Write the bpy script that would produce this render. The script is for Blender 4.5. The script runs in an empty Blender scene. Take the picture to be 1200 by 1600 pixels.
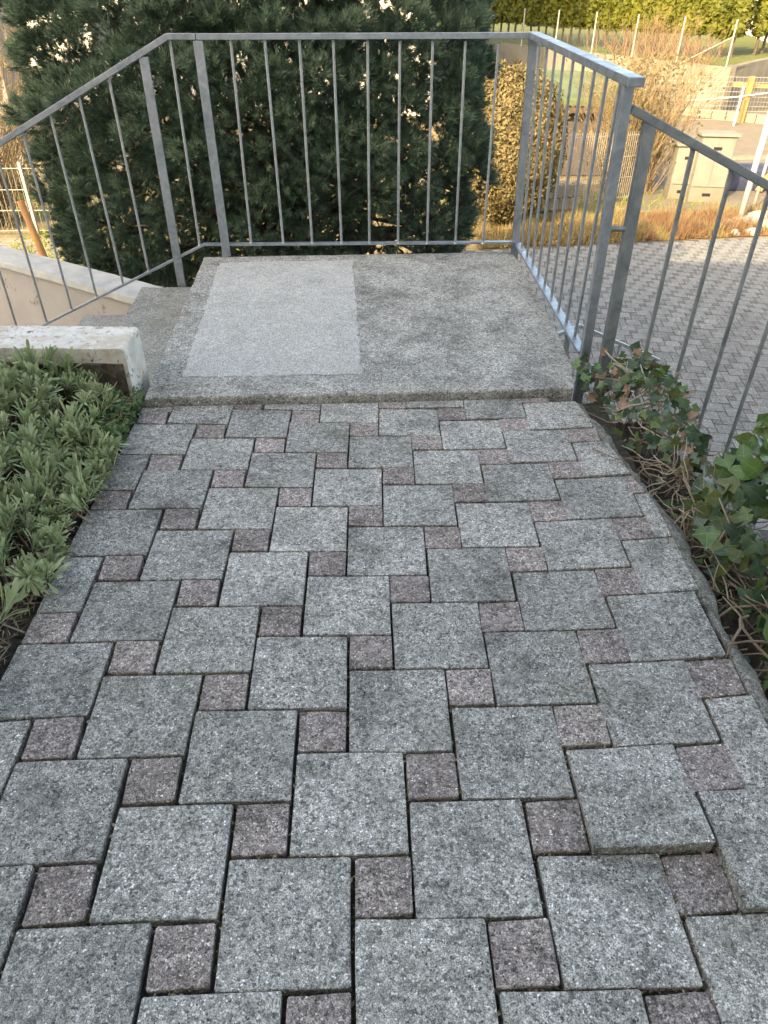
import bpy, bmesh, math, random
import numpy as np
from mathutils import Vector, Matrix
random.seed(7); rng = np.random.default_rng(7)
R = math.radians
sc = bpy.context.scene
COL = sc.collection

# ------------------------------------------------------------------ camera, light
FPX, PITCH, ROLL, CH = 1097.0, R(36.15), 0.0111, 1.232      # focal length in px of a 1200 px wide frame
camd = bpy.data.cameras.new('camera'); cam = bpy.data.objects.new('camera', camd); COL.objects.link(cam)
camd.sensor_fit = 'HORIZONTAL'; camd.sensor_width = 36; camd.lens = 36 * FPX / 1200
camd.clip_start = .02; camd.clip_end = 900
Fv = Vector((0, math.cos(PITCH), -math.sin(PITCH))); Rv = Vector((1, 0, 0)); Uv = Rv.cross(Fv)
Rr = Rv * math.cos(ROLL) + Uv * math.sin(ROLL); Ur = -Rv * math.sin(ROLL) + Uv * math.cos(ROLL)
cam.matrix_world = Matrix(((Rr.x, Ur.x, -Fv.x, 0), (Rr.y, Ur.y, -Fv.y, 0), (Rr.z, Ur.z, -Fv.z, CH), (0, 0, 0, 1)))
sc.camera = cam
SUN_AZ, SUN_EL = R(35), R(28)                                # sun stands behind the camera, to the left
w = bpy.data.worlds.new('World'); sc.world = w; w.use_nodes = True
nt = w.node_tree; bg = nt.nodes['Background']; sky = nt.nodes.new('ShaderNodeTexSky')
sky.sky_type = 'NISHITA'; sky.sun_disc = False; sky.sun_elevation = SUN_EL; sky.sun_rotation = math.pi + SUN_AZ
nt.links.new(sky.outputs[0], bg.inputs[0]); bg.inputs[1].default_value = .15; sky.dust_density = 3.0; sky.ozone_density = .3; sky.air_density = .8
sd = bpy.data.lights.new('sun', 'SUN'); sd.energy = 2.0; sd.angle = R(.5); sd.color = (1, .86, .66)
sun = bpy.data.objects.new('sun', sd); COL.objects.link(sun)
sundir = Vector((math.sin(SUN_AZ) * math.cos(SUN_EL), math.cos(SUN_AZ) * math.cos(SUN_EL), -math.sin(SUN_EL)))
sun.rotation_euler = sundir.to_track_quat('-Z', 'Y').to_euler(); sun.location = (-6, -8, 12)
sc.view_settings.view_transform = 'Standard'; sc.view_settings.look = 'None'
sc.view_settings.exposure = 2.55; sc.view_settings.use_white_balance = True; sc.view_settings.white_balance_temperature = 8600; sc.view_settings.white_balance_tint = 8; sc.view_settings.gamma = 1; sc.view_settings.use_curve_mapping = False

def ray(x, y): return Fv + Rr * ((x - 600) / FPX) + Ur * ((800 - y) / FPX)
def pl(x, y, z=0):
    d = ray(x, y); t = (z - CH) / d.z; return Vector((0, 0, CH)) + d * t
def pd(x, y, Y):
    d = ray(x, y); return Vector((0, 0, CH)) + d * (Y / d.y)

# ------------------------------------------------------------------ materials
def mat(name, col=(.5, .5, .5), rough=.8, metal=0, spec=.4):
    m = bpy.data.materials.new(name); m.use_nodes = True
    b = m.node_tree.nodes['Principled BSDF']
    b.inputs['Base Color'].default_value = (*col, 1); b.inputs['Roughness'].default_value = rough
    b.inputs['Metallic'].default_value = metal; b.inputs['Specular IOR Level'].default_value = spec
    return m
class G:                                                      # small node-graph helper
    def __init__(s, m): s.m = m; s.t = m.node_tree; s.b = s.t.nodes['Principled BSDF']; s._p = None
    def n(s, t, **k):
        q = s.t.nodes.new(t)
        for a, v in k.items(): setattr(q, a, v)
        return q
    def l(s, a, b): s.t.links.new(a, b)
    def pos(s):
        if not s._p: s._p = s.n('ShaderNodeNewGeometry').outputs['Position']
        return s._p
    def noise(s, scale, detail=4, rough=.55, vec=None, dist=0):
        q = s.n('ShaderNodeTexNoise'); q.inputs['Scale'].default_value = scale; q.inputs['Detail'].default_value = detail
        q.inputs['Roughness'].default_value = rough; q.inputs['Distortion'].default_value = dist
        s.l(vec or s.pos(), q.inputs['Vector']); return q.outputs['Fac']
    def voro(s, scale, feature='F1', vec=None):
        q = s.n('ShaderNodeTexVoronoi', feature=feature); q.inputs['Scale'].default_value = scale
        s.l(vec or s.pos(), q.inputs['Vector']); return q
    def ramp(s, fac, stops):
        q = s.n('ShaderNodeValToRGB'); e = q.color_ramp.elements
        while len(e) < len(stops): e.new(.5)
        for a, (p, c) in zip(e, stops):
            a.position = p; a.color = (c, c, c, 1) if isinstance(c, (int, float)) else (*c, 1)
        s.l(fac, q.inputs['Fac']); return q.outputs['Color']
    def mix(s, fac, a, b, blend='MIX'):
        q = s.n('ShaderNodeMix', data_type='RGBA', blend_type=blend)
        for v, i in ((fac, q.inputs[0]), (a, q.inputs[6]), (b, q.inputs[7])):
            if isinstance(v, (int, float)): i.default_value = v
            elif isinstance(v, tuple): i.default_value = (*v, 1)
            else: s.l(v, i)
        return q.outputs[2]
    def math(s, op, a, b=0):
        q = s.n('ShaderNodeMath', operation=op)
        for v, i in ((a, q.inputs[0]), (b, q.inputs[1])):
            if isinstance(v, (int, float)): i.default_value = v
            else: s.l(v, i)
        return q.outputs[0]
    def rnd(s): return s.n('ShaderNodeObjectInfo').outputs['Random']
    def color(s, c): s.l(c, s.b.inputs['Base Color'])
    def bump(s, h, strength=.5, dist=.002):
        q = s.n('ShaderNodeBump'); q.inputs['Strength'].default_value = strength; q.inputs['Distance'].default_value = dist
        s.l(h, q.inputs['Height']); s.l(q.outputs[0], s.b.inputs['Normal'])

def aggregate(name, base, dark, light, gs=170, stain=1.0, moss=0.0, objvar=.12, white=.1, bumpd=.0022):
    """washed concrete: stone grains in a cement matrix, pits and weather stains"""
    m = mat(name, rough=.9, spec=.25); g = G(m)
    dv = g.n('ShaderNodeVectorMath', operation='ADD')         # warp the grain field so that cells are not regular
    nz = g.n('ShaderNodeTexNoise'); nz.inputs['Scale'].default_value = gs * .8; nz.inputs['Detail'].default_value = 3
    g.l(g.pos(), nz.inputs['Vector'])
    sc_ = g.n('ShaderNodeVectorMath', operation='SCALE'); sc_.inputs['Scale'].default_value = 1.5 / gs
    g.l(nz.outputs['Color'], sc_.inputs[0]); g.l(g.pos(), dv.inputs[0]); g.l(sc_.outputs[0], dv.inputs[1])
    v = g.voro(gs, vec=dv.outputs[0]); v2 = g.voro(gs * .95, vec=dv.outputs[0])
    sep = g.n('ShaderNodeSeparateColor'); g.l(v.outputs['Color'], sep.inputs[0])
    sep2 = g.n('ShaderNodeSeparateColor'); g.l(v2.outputs['Color'], sep2.inputs[0])
    tone = g.ramp(sep.outputs[0], [(0, dark), (.3, base), (.6, base), (1, light)])
    big = g.ramp(sep2.outputs[1], [(1 - white, 0), (1 - white + .02, 1)])
    inside = g.ramp(v2.outputs['Distance'], [(.25, 1), (.42, 0)])
    c = g.mix(g.math('MULTIPLY', big, inside), tone, tuple(min(.8, x * 1.75) for x in light))
    pit = g.ramp(sep2.outputs[2], [(.88, 0), (.9, 1)]); pin = g.ramp(v2.outputs['Distance'], [(.2, 1), (.4, 0)])
    c = g.mix(g.math('MULTIPLY', pit, pin), c, tuple(x * .35 for x in dark))
    fine = g.ramp(g.noise(gs * 2.0, 3, .8), [(.36, .28), (.5, 1.0), (.64, 1.85)])
    c = g.mix(1, c, fine, 'MULTIPLY')
    st = g.ramp(g.noise(5.5, 6, .68, dist=.4), [(.30, 1 - .5 * stain), (.46, 1 - .12 * stain), (.62, 1.06)])
    c = g.mix(1, c, st, 'MULTIPLY')
    st2 = g.ramp(g.noise(38, 4, .7), [(.34, 1 - .38 * stain), (.52, 1), (.7, 1.08)])
    c = g.mix(1, c, st2, 'MULTIPLY')
    if moss:
        mf = g.ramp(g.noise(3.1, 5, .7), [(.5, 0), (.7, moss)])
        c = g.mix(mf, c, (.10, .105, .05))
    if objvar:
        c = g.mix(1, c, g.ramp(g.rnd(), [(0, 1 - objvar), (1, 1 + objvar)]), 'MULTIPLY')
    g.color(c)
    h = g.math('ADD', g.math('MULTIPLY', v.outputs['Distance'], -1), g.math('MULTIPLY', g.noise(gs * .45, 3, .7), 1.2))
    g.bump(h, .75, bumpd)
    return m

M = {}
M['paver'] = aggregate('paver_grey', (.325, .318, .288), (.14, .137, .125), (.52, .51, .47), gs=190, moss=.28, objvar=.14, white=.14)
M['paver_red'] = aggregate('paver_reddish', (.285, .24, .22), (.125, .105, .095), (.47, .42, .385), gs=190, moss=.15, objvar=.16, white=.15)
M['landing'] = aggregate('landing_concrete', (.345, .34, .312), (.16, .147, .132), (.50, .49, .45), gs=150, stain=.8, moss=.12, objvar=0, white=.10)
g = G(M['landing']); c_ = g.b.inputs['Base Color'].links[0].from_socket
g.color(g.mix(1, c_, g.ramp(g.noise(4.2, 5, .7, dist=.7), [(.36, .66), (.47, .92), (.56, 1.03)]), 'MULTIPLY'))
M['patch'] = aggregate('landing_patch', (.42, .418, .392), (.26, .258, .24), (.56, .557, .53), gs=210, stain=.35, objvar=0, white=.10)
M['step'] = aggregate('step_concrete', (.28, .285, .26), (.15, .15, .14), (.42, .42, .40), gs=210, stain=.6, moss=.3, objvar=.04, white=.08)
M['mortar'] = aggregate('mortar', (.25, .24, .21), (.11, .105, .09), (.36, .355, .32), gs=200, stain=1.2, moss=.4, objvar=0, white=.04)
M['drive'] = aggregate('driveway_paver', (.185, .19, .185), (.11, .115, .11), (.28, .285, .28), gs=120, stain=.5, objvar=.16, white=.05)
M['drive_small'] = aggregate('driveway_small_paver', (.16, .16, .155), (.095, .095, .09), (.25, .25, .24), gs=120, stain=.5, objvar=.2, white=.05)

def simple(name, c1, c2, scale=8, rough=.9, bumps=None, objvar=0, c3=None, spec=.3, detail=5):
    m = mat(name, rough=rough, spec=spec); g = G(m)
    st = [(.32, c1), (.68, c2)] if c3 is None else [(.28, c1), (.5, c2), (.72, c3)]
    c = g.ramp(g.noise(scale, detail, .65), st)
    if objvar: c = g.mix(1, c, g.ramp(g.rnd(), [(0, 1 - objvar), (1, 1 + objvar)]), 'MULTIPLY')
    g.color(c)
    if bumps: g.bump(g.noise(bumps[0], 5, .7), bumps[1], bumps[2])
    return m
M['joint'] = simple('joint_sand', (.016, .016, .013), (.075, .07, .052), 60, bumps=(200, .8, .004))
M['djoint'] = simple('driveway_joint', (.055, .055, .052), (.09, .09, .085), 40)
M['soil'] = simple('soil', (.022, .016, .011), (.085, .062, .042), 45, bumps=(90, 1, .01))
M['garden'] = simple('garden_ground', (.11, .095, .05), (.20, .16, .085), 1.6, bumps=(14, .6, .05), c3=(.33, .26, .15))
M['lawn'] = simple('lawn', (.085, .095, .025), (.12, .14, .03), 1.2, bumps=(30, .6, .05))
M['street'] = simple('street', (.14, .12, .09), (.19, .16, .12), 3)
M['kerbstone'] = simple('kerb_stone', (.17, .15, .115), (.25, .22, .17), 5, bumps=(30, .5, .01))
M['concrete_sun'] = simple('retaining_concrete', (.11, .10, .083), (.165, .15, .12), 1.4, bumps=(20, .3, .01), c3=(.20, .185, .15))
M['pink'] = simple('pink_render', (.36, .345, .335), (.43, .41, .395), 4, bumps=(120, .7, .004))
g = G(M['pink'])
c_old = g.b.inputs['Base Color'].links[0].from_socket
fl = g.ramp(g.noise(11, 6, .75, dist=.6), [(.60, 0), (.66, 1)])
fl2 = g.ramp(g.noise(3, 3, .6), [(.5, 0), (.6, .8)])
g.color(g.mix(g.math('MULTIPLY', fl, fl2), c_old, (.12, .085, .06)))
M['coping'] = simple('grey_coping', (.40, .41, .40), (.56, .57, .55), 9, bumps=(90, .6, .004))
M['whitepaint'] = simple('weathered_white_paint', (.55, .53, .48), (.74, .73, .69), 7, rough=.75, bumps=(110, .8, .004))
g = G(M['whitepaint'])
c_old = g.b.inputs['Base Color'].links[0].from_socket
ch = g.ramp(g.noise(34, 7, .78, dist=.8), [(.555, 0), (.60, 1)])
ch2 = g.ramp(g.noise(7, 3, .6), [(.38, .15), (.55, .95)])
cc = g.mix(g.math('MULTIPLY', ch, ch2), c_old, (.07, .055, .04))
och = g.ramp(g.noise(13, 5, .7), [(.46, 0), (.66, .75)])
g.color(g.mix(och, cc, (.46, .36, .24)))
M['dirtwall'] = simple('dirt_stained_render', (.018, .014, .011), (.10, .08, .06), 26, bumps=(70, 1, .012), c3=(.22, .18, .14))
M['wood'] = simple('orange_wood', (.27, .14, .06), (.36, .20, .085), 6)
M['darkwood'] = simple('dark_wood', (.05, .035, .025), (.10, .07, .05), 9)
M['orangewall'] = simple('orange_boards', (.30, .11, .045), (.38, .15, .065), 5)
M['greenroof'] = simple('mossy_roof', (.055, .08, .035), (.11, .14, .07), 2.2)
M['shedgrey'] = simple('grey_shingle', (.05, .042, .038), (.10, .085, .078), 22)
M['box'] = simple('beige_cabinet', (.17, .163, .14), (.22, .21, .178), 3)
M['hole'] = mat('dark_opening', (.01, .01, .01))
M['pole'] = simple('pale_pole', (.40, .38, .36), (.50, .48, .45), 8, rough=.5)
M['street_shade'] = simple('dark_blue_street_shade', (.02, .026, .05), (.05, .06, .10), 4, rough=.5)  # shade on the street, put in as a dark blue colour
M['wire'] = mat('pale_wire', (.30, .285, .26), .5, .3); M['mesh'] = mat('dull_wire', (.13, .125, .11), .6, .3)
M['block'] = simple('white_block', (.34, .34, .35), (.42, .42, .43), 4, objvar=.05)
M['mortarline'] = mat('block_joint', (.18, .175, .175))
M['plaster'] = simple('house_plaster', (.62, .60, .55), (.68, .66, .61), 2)
M['tileroof'] = simple('roof_tiles', (.16, .07, .045), (.25, .12, .08), 6)
M['glass'] = mat('window_glass', (.03, .04, .05), .08, 0, .6)
M['rock'] = simple('field_stone', (.20, .19, .17), (.40, .38, .34), 9, bumps=(40, .7, .01), objvar=.2)

m = mat('galvanised_steel', rough=.42, metal=.75, spec=.5); g = G(m); M['steel'] = m
vv = g.voro(60); sp_ = g.n('ShaderNodeSeparateColor'); g.l(vv.outputs['Color'], sp_.inputs[0])
c = g.mix(.22, g.ramp(g.noise(16, 6, .65, dist=1.0), [(.3, (.24, .275, .31)), (.7, (.44, .485, .53))]),
          g.ramp(sp_.outputs[0], [(0, (.19, .22, .25)), (1, (.33, .37, .41))]))
g.color(c); g.l(g.ramp(g.noise(14, 4), [(.3, .34), (.7, .58)]), g.b.inputs['Roughness'])
g.bump(g.noise(160, 4, .6), .12, .001)
m = mat('galvanised_steel_dull', rough=.55, metal=.55); g = G(m); M['steel_dull'] = m
g.color(g.ramp(g.noise(12, 5, .6, dist=1), [(.3, (.16, .185, .20)), (.7, (.31, .34, .36))]))

def leafmat(name, c1, c2, trans=.25, rough=.55, scale=30, objvar=.25, spec=.35, vein=0):
    m = mat(name, rough=rough, spec=spec); g = G(m)
    c = g.ramp(g.noise(scale, 3, .6), [(.3, c1), (.7, c2)])
    if objvar: c = g.mix(1, c, g.ramp(g.rnd(), [(0, 1 - objvar), (1, 1 + objvar)]), 'MULTIPLY')
    g.color(c)
    if vein:
        tc = g.n('ShaderNodeTexCoord').outputs['Object']; sx_ = g.n('ShaderNodeSeparateXYZ'); g.l(tc, sx_.inputs[0])
        an = g.math('ARCTAN2', sx_.outputs[0], sx_.outputs[1]); q = g.n('ShaderNodeVectorMath', operation='LENGTH'); g.l(tc, q.inputs[0])
        vn = g.math('MULTIPLY', g.math('ABSOLUTE', g.math('SINE', g.math('MULTIPLY', an, vein))), q.outputs['Value'])
        c = g.mix(g.ramp(vn, [(.02, .35), (.07, 0)]), c, tuple(min(.7, x * 2.2 + .03) for x in c2)); g.color(c)
    if trans:
        tr = g.n('ShaderNodeBsdfTranslucent'); g.l(c, tr.inputs['Color'])
        ms = g.n('ShaderNodeMixShader'); ms.inputs[0].default_value = trans
        out = [n for n in g.t.nodes if n.type == 'OUTPUT_MATERIAL'][0]
        g.l(g.b.outputs[0], ms.inputs[1]); g.l(tr.outputs[0], ms.inputs[2]); g.l(ms.outputs[0], out.inputs[0])
    return m
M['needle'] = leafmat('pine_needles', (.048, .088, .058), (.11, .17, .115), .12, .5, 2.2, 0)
M['needle2'] = leafmat('pine_needles_pale', (.12, .19, .125), (.22, .30, .20), .12, .5, 3.0, 0)  # paler needles for shoots that point up and outward
M['moss'] = simple('moss', (.03, .045, .015), (.09, .11, .035), 60)
M['bark'] = simple('pine_bark', (.05, .033, .025), (.13, .09, .07), 18, bumps=(40, 1, .01))
M['twig'] = simple('dry_twig', (.14, .10, .07), (.34, .27, .19), 20)
M['twig_pale'] = simple('pale_dry_twig', (.30, .25, .18), (.46, .40, .31), 25)
M['bramble'] = simple('bramble_twig', (.09, .055, .035), (.20, .13, .08), 4)
M['gold'] = leafmat('golden_foliage', (.12, .098, .042), (.225, .18, .085), .3, .7, 3, 0)
M['goldtwig'] = simple('golden_twig', (.10, .075, .042), (.22, .165, .095), 4)
M['thuja'] = leafmat('thuja_foliage', (.055, .07, .008), (.145, .15, .016), .25, .7, 1.5, .15)
M['redgrass'] = leafmat('reddish_grass', (.20, .11, .065), (.29, .19, .10), .3, .8, 2.5, 0)
M['drygrass'] = leafmat('dry_grass', (.22, .17, .08), (.32, .25, .12), .3, .8, 2.5, 0)
M['greengrass'] = leafmat('green_grass', (.11, .16, .02), (.24, .29, .05), .3, .8, 5, 0)
M['sage'] = leafmat('grey_green_leaf', (.22, .28, .135), (.40, .46, .27), .22, .6, 22, .2)
M['cover'] = leafmat('dark_small_leaf', (.05, .10, .03), (.12, .20, .07), .2, .5, 30, .2)
M['ivy'] = leafmat('ivy_leaf', (.022, .052, .028), (.055, .105, .05), .15, .3, 35, .3, .5, vein=2.4)
M['ivy_olive'] = leafmat('ivy_leaf_olive', (.06, .085, .018), (.11, .14, .035), .25, .33, 35, .25, .5, vein=2.4)
M['ivy_bright'] = leafmat('ivy_leaf_bright', (.065, .13, .035), (.12, .20, .06), .25, .33, 40, .25, .5, vein=2.4)
M['ivy_yellow'] = leafmat('ivy_leaf_yellow', (.22, .26, .07), (.34, .36, .13), .3, .45, 60, .2)
M['leaf_dry'] = leafmat('dry_leaf', (.20, .12, .075), (.36, .25, .18), .2, .7, 40, .2)
M['leaf_red'] = leafmat('red_leaf', (.26, .05, .045), (.38, .10, .08), .2, .6, 40, .1)
M['leaf_pink'] = leafmat('pinkish_dry_leaf', (.27, .15, .13), (.36, .22, .19), .2, .7, 50, .1)
M['petal'] = mat('white_petal', (.8, .8, .78), .6)

# ------------------------------------------------------------------ mesh helpers
class MB:
    def __init__(s): s.v = []; s.f = []
    def add(s, vs, fs):
        o = len(s.v); s.v += [tuple(p) for p in vs]; s.f += [tuple(i + o for i in f) for f in fs]; return s
    def box(s, c, d, rot=0, M4=None):
        cx, cy, cz = c; x, y, z = d[0] / 2, d[1] / 2, d[2] / 2
        cr, sr = math.cos(rot), math.sin(rot); vs = []
        for sx, sy, sz in ((-1,-1,-1),(1,-1,-1),(1,1,-1),(-1,1,-1),(-1,-1,1),(1,-1,1),(1,1,1),(-1,1,1)):
            a, b = sx * x, sy * y
            vs.append((cx + a * cr - b * sr, cy + a * sr + b * cr, cz + sz * z))
        return s.add(vs, [(0,3,2,1),(4,5,6,7),(0,1,5,4),(1,2,6,5),(2,3,7,6),(3,0,4,7)])
    def bar(s, a, b, w, h, side=None):                       # rectangular bar a->b, w = width along side, h = the other
        a, b = Vector(a), Vector(b); d = (b - a).normalized()
        side = Vector(side).normalized() if side else (d.cross(Vector((0, 0, 1))).normalized() if abs(d.z) < .99 else Vector((1, 0, 0)))
        side = (side - d * side.dot(d)).normalized(); up = side.cross(d)
        vs = [p + side * (i * w / 2) + up * (j * h / 2) for p in (a, b) for i, j in ((-1,-1),(1,-1),(1,1),(-1,1))]
        return s.add(vs, [(0,3,2,1),(4,5,6,7),(0,1,5,4),(1,2,6,5),(2,3,7,6),(3,0,4,7)])
    def tube(s, pts, rad, n=8, cap=True):
        pts = [Vector(p) for p in pts]; rr = rad if isinstance(rad, (list, tuple)) else [rad] * len(pts)
        vs = []; fs = []; ref = None
        for i, p in enumerate(pts):
            d = ((pts[i + 1] if i + 1 < len(pts) else p) - (pts[i - 1] if i else p)).normalized()
            if ref is None: ref = d.orthogonal().normalized()
            ref = (ref - d * ref.dot(d)).normalized(); q = d.cross(ref)
            for k in range(n):
                t = 2 * math.pi * k / n; vs.append(p + (ref * math.cos(t) + q * math.sin(t)) * rr[i])
        for i in range(len(pts) - 1):
            for k in range(n):
                k2 = (k + 1) % n; fs.append((i*n+k, i*n+k2, (i+1)*n+k2, (i+1)*n+k))
        if cap: fs.append(tuple(range(n))[::-1]); fs.append(tuple(range((len(pts)-1)*n, len(pts)*n)))
        return s.add(vs, fs)
    def prism(s, poly, z0, z1):                              # poly list of (x,y) counter-clockwise; z may be list per vertex
        n = len(poly)
        zz = z1 if isinstance(z1, (list, tuple)) else [z1] * n
        vs = [(p[0], p[1], z0) for p in poly] + [(p[0], p[1], zz[i]) for i, p in enumerate(poly)]
        return s.add(vs, [tuple(range(n))[::-1], tuple(range(n, 2*n))] + [(i, (i+1) % n, n+(i+1) % n, n+i) for i in range(n)])
    def mesh(s, name):
        m = bpy.data.meshes.new(name); m.from_pydata(s.v, [], s.f); m.update(); return m
    def build(s, name, m, parent=None, smooth=False, bevel=0, seg=2):
        me = s.mesh(name)
        if bevel:
            bm = bmesh.new(); bm.from_mesh(me)
            bmesh.ops.bevel(bm, geom=bm.edges[:], offset=bevel, segments=seg, affect='EDGES', profile=.6, clamp_overlap=True)
            bm.to_mesh(me); bm.free()
        return link(name, me, m, parent, smooth)
def link(name, me, m, parent=None, smooth=False):
    if m is not None and not me.materials: me.materials.append(m)
    if smooth: me.polygons.foreach_set('use_smooth', [True] * len(me.polygons))
    o = bpy.data.objects.new(name, me); COL.objects.link(o)
    if parent: o.parent = parent; o.matrix_parent_inverse = Matrix.Translation(-parent.location) if parent.type == 'EMPTY' and parent.rotation_euler.z == 0 else parent.matrix_basis.inverted()
    return o
def raw(name, V, T):                                         # fast mesh from numpy arrays (triangles or quads)
    me = bpy.data.meshes.new(name); k = T.shape[1]
    me.vertices.add(len(V)); me.vertices.foreach_set('co', V.astype(np.float32).ravel())
    me.loops.add(T.size); me.loops.foreach_set('vertex_index', T.astype(np.int32).ravel())
    me.polygons.add(len(T)); me.polygons.foreach_set('loop_start', np.arange(0, T.size, k, dtype=np.int32))
    me.polygons.foreach_set('loop_total', np.full(len(T), k, dtype=np.int32)); me.update(calc_edges=True); return me
def thing(name, label, cat, loc, group=None):
    o = bpy.data.objects.new(name, None); COL.objects.link(o); o.location = loc; o.empty_display_size = .1
    return tag(o, label, cat, group)
def tag(o, label=None, cat=None, group=None, kind=None):
    if label: o['label'] = label
    if cat: o['category'] = cat
    if group: o['group'] = group
    if kind: o['kind'] = kind
    return o
def struct(o): o['kind'] = 'structure'; return o
def stuff(o): o['kind'] = 'stuff'; return o
def jit(a): return random.uniform(-a, a)

def unit(v): return v / np.maximum(np.linalg.norm(v, axis=-1, keepdims=True), 1e-9)
def blades(P, D, L, W, S=None):
    """one tapering triangle per row: root P, direction D, length L, width W"""
    n = len(P); D = unit(D); L = np.broadcast_to(np.asarray(L, float), (n,))[:, None]; W = np.broadcast_to(np.asarray(W, float), (n,))[:, None]
    if S is None: S = unit(np.cross(D, rng.normal(size=(n, 3))))
    V = np.stack([P - S * W / 2, P + S * W / 2, P + D * L], 1).reshape(-1, 3)
    return V, np.arange(3 * n).reshape(-1, 3)
def flecks(P, Nn, size, asp=1.6):
    """small leaf-like quads (diamonds) around points"""
    n = len(P); Nn = unit(Nn); s = np.broadcast_to(np.asarray(size, float), (n,))[:, None]
    a = unit(np.cross(Nn, rng.normal(size=(n, 3)))); b = np.cross(Nn, a)
    V = np.stack([P - a * s * asp / 2, P + b * s / 2 * .8, P + a * s * asp / 2, P - b * s / 2 * .8], 1).reshape(-1, 3)
    return V, np.arange(4 * n).reshape(-1, 4)

# ================================================================== SETTING
ZD = -2.3                                                     # driveway level below the path
o = MB(); n = 60
me = bpy.data.meshes.new('ground')
gs = []
xs = np.linspace(-1, 1, 61); 
V = []
for yy in np.linspace(-20, 420, 45):
    for xx in np.linspace(-220, 220, 45): V.append((xx, yy, ZD - .02))
T = [(j*45+i, j*45+i+1, (j+1)*45+i+1, (j+1)*45+i) for j in range(44) for i in range(44)]
struct(link('ground', raw('ground', np.array(V), np.array(T)), M['garden']))

# --- path bed, soil body under it
bed = MB()
bed.prism([(-.93, -.6), (.835, -.6), (.84, 2.45), (-.93, 2.33)], -.5, -.024)
path = struct(bed.build('path', M['joint']))
W = [[-0.0659, 0.8634], [0.2169, 0.0024], [-0.0096, 0.2168], [-0.0002, -0.0003], [-0.0005, 0.0014], [0.0005, 0.0008], [0.0004, 0.0004], [0.0, 0.0003], [0.0, -0.0001], [0.0, -0.0002], [-0.0068, 0.003], [0.0013, -0.0058], [0.0014, 0.0004], [0.0005, -0.0016], [0.0025, 0.0001], [-0.0002, -0.0003]]
def lat(X, Z, dx, dy):
    a = [1, X, Z, X*X, X*Z, Z*Z, X**3, X*X*Z, X*Z*Z, Z**3, dx, dy, dx*X, dx*Z, dy*X, dy*Z]
    return (sum(p * q[0] for p, q in zip(a, W)), sum(p * q[1] for p, q in zip(a, W)))
def clip(poly, a, b):                                         # keep what lies left of a->b
    out = []
    f = lambda p: (b[0]-a[0])*(p[1]-a[1]) - (b[1]-a[1])*(p[0]-a[0])
    for i, p in enumerate(poly):
        q = poly[(i+1) % len(poly)]; fp, fq = f(p), f(q)
        if fp >= 0: out.append(p)
        if (fp >= 0) != (fq >= 0):
            t = fp / (fp - fq); out.append((p[0]+(q[0]-p[0])*t, p[1]+(q[1]-p[1])*t))
    return out
def area(p): return abs(sum(p[i][0]*p[(i+1) % len(p)][1] - p[(i+1) % len(p)][0]*p[i][1] for i in range(len(p)))) / 2
def paver_mesh(poly, z, thick, ch, tilt=(0, 0), sub=3, jt=.0008):
    cx = sum(p[0] for p in poly) / len(poly); cy = sum(p[1] for p in poly) / len(poly)
    ring = []
    for i, p in enumerate(poly):
        q = poly[(i+1) % len(poly)]; L = math.hypot(q[0]-p[0], q[1]-p[1])
        r = min(.35, ch * 1.3 / max(L, 1e-6))
        ts = [r] + [k / sub for k in range(1, sub)] + [1 - r] if L > .03 else [.5]
        for t in ts:
            ring.append((p[0]+(q[0]-p[0])*t + jit(jt), p[1]+(q[1]-p[1])*t + jit(jt)))
    nn = len(ring); V = []
    def zz(x, y): return z + tilt[0]*(x-cx) + tilt[1]*(y-cy)
    for k, (ins, dz) in enumerate(((ch, 0), (ch*.3, -ch*.35), (0, -ch), (0, -thick))):
        for x, y in ring:
            d = math.hypot(x-cx, y-cy); s = 1 - ins / max(d, .01); X, Y = cx+(x-cx)*s, cy+(y-cy)*s
            V.append((X - cx, Y - cy, zz(X, Y) + dz + (jit(.0006) if k < 2 else 0)))
    F = [tuple(range(nn))] + [(k*nn+i, (k+1)*nn+i, (k+1)*nn+(i+1) % nn, k*nn+(i+1) % nn) for k in range(3) for i in range(nn)]
    me = bpy.data.meshes.new('paver'); me.from_pydata(V, [], F); me.update()
    return me, (cx, cy, 0)
b = .48
JE = []
LE = ((-.85, 1.04), (-.905, 2.351))      # left edge of the paving
RE1 = ((.83, 1.70), (.722, 2.43)); RE2 = ((.806, .2), (.826, 1.72))
FE = ((-.905, 2.328), (.74, 2.448))
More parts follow.
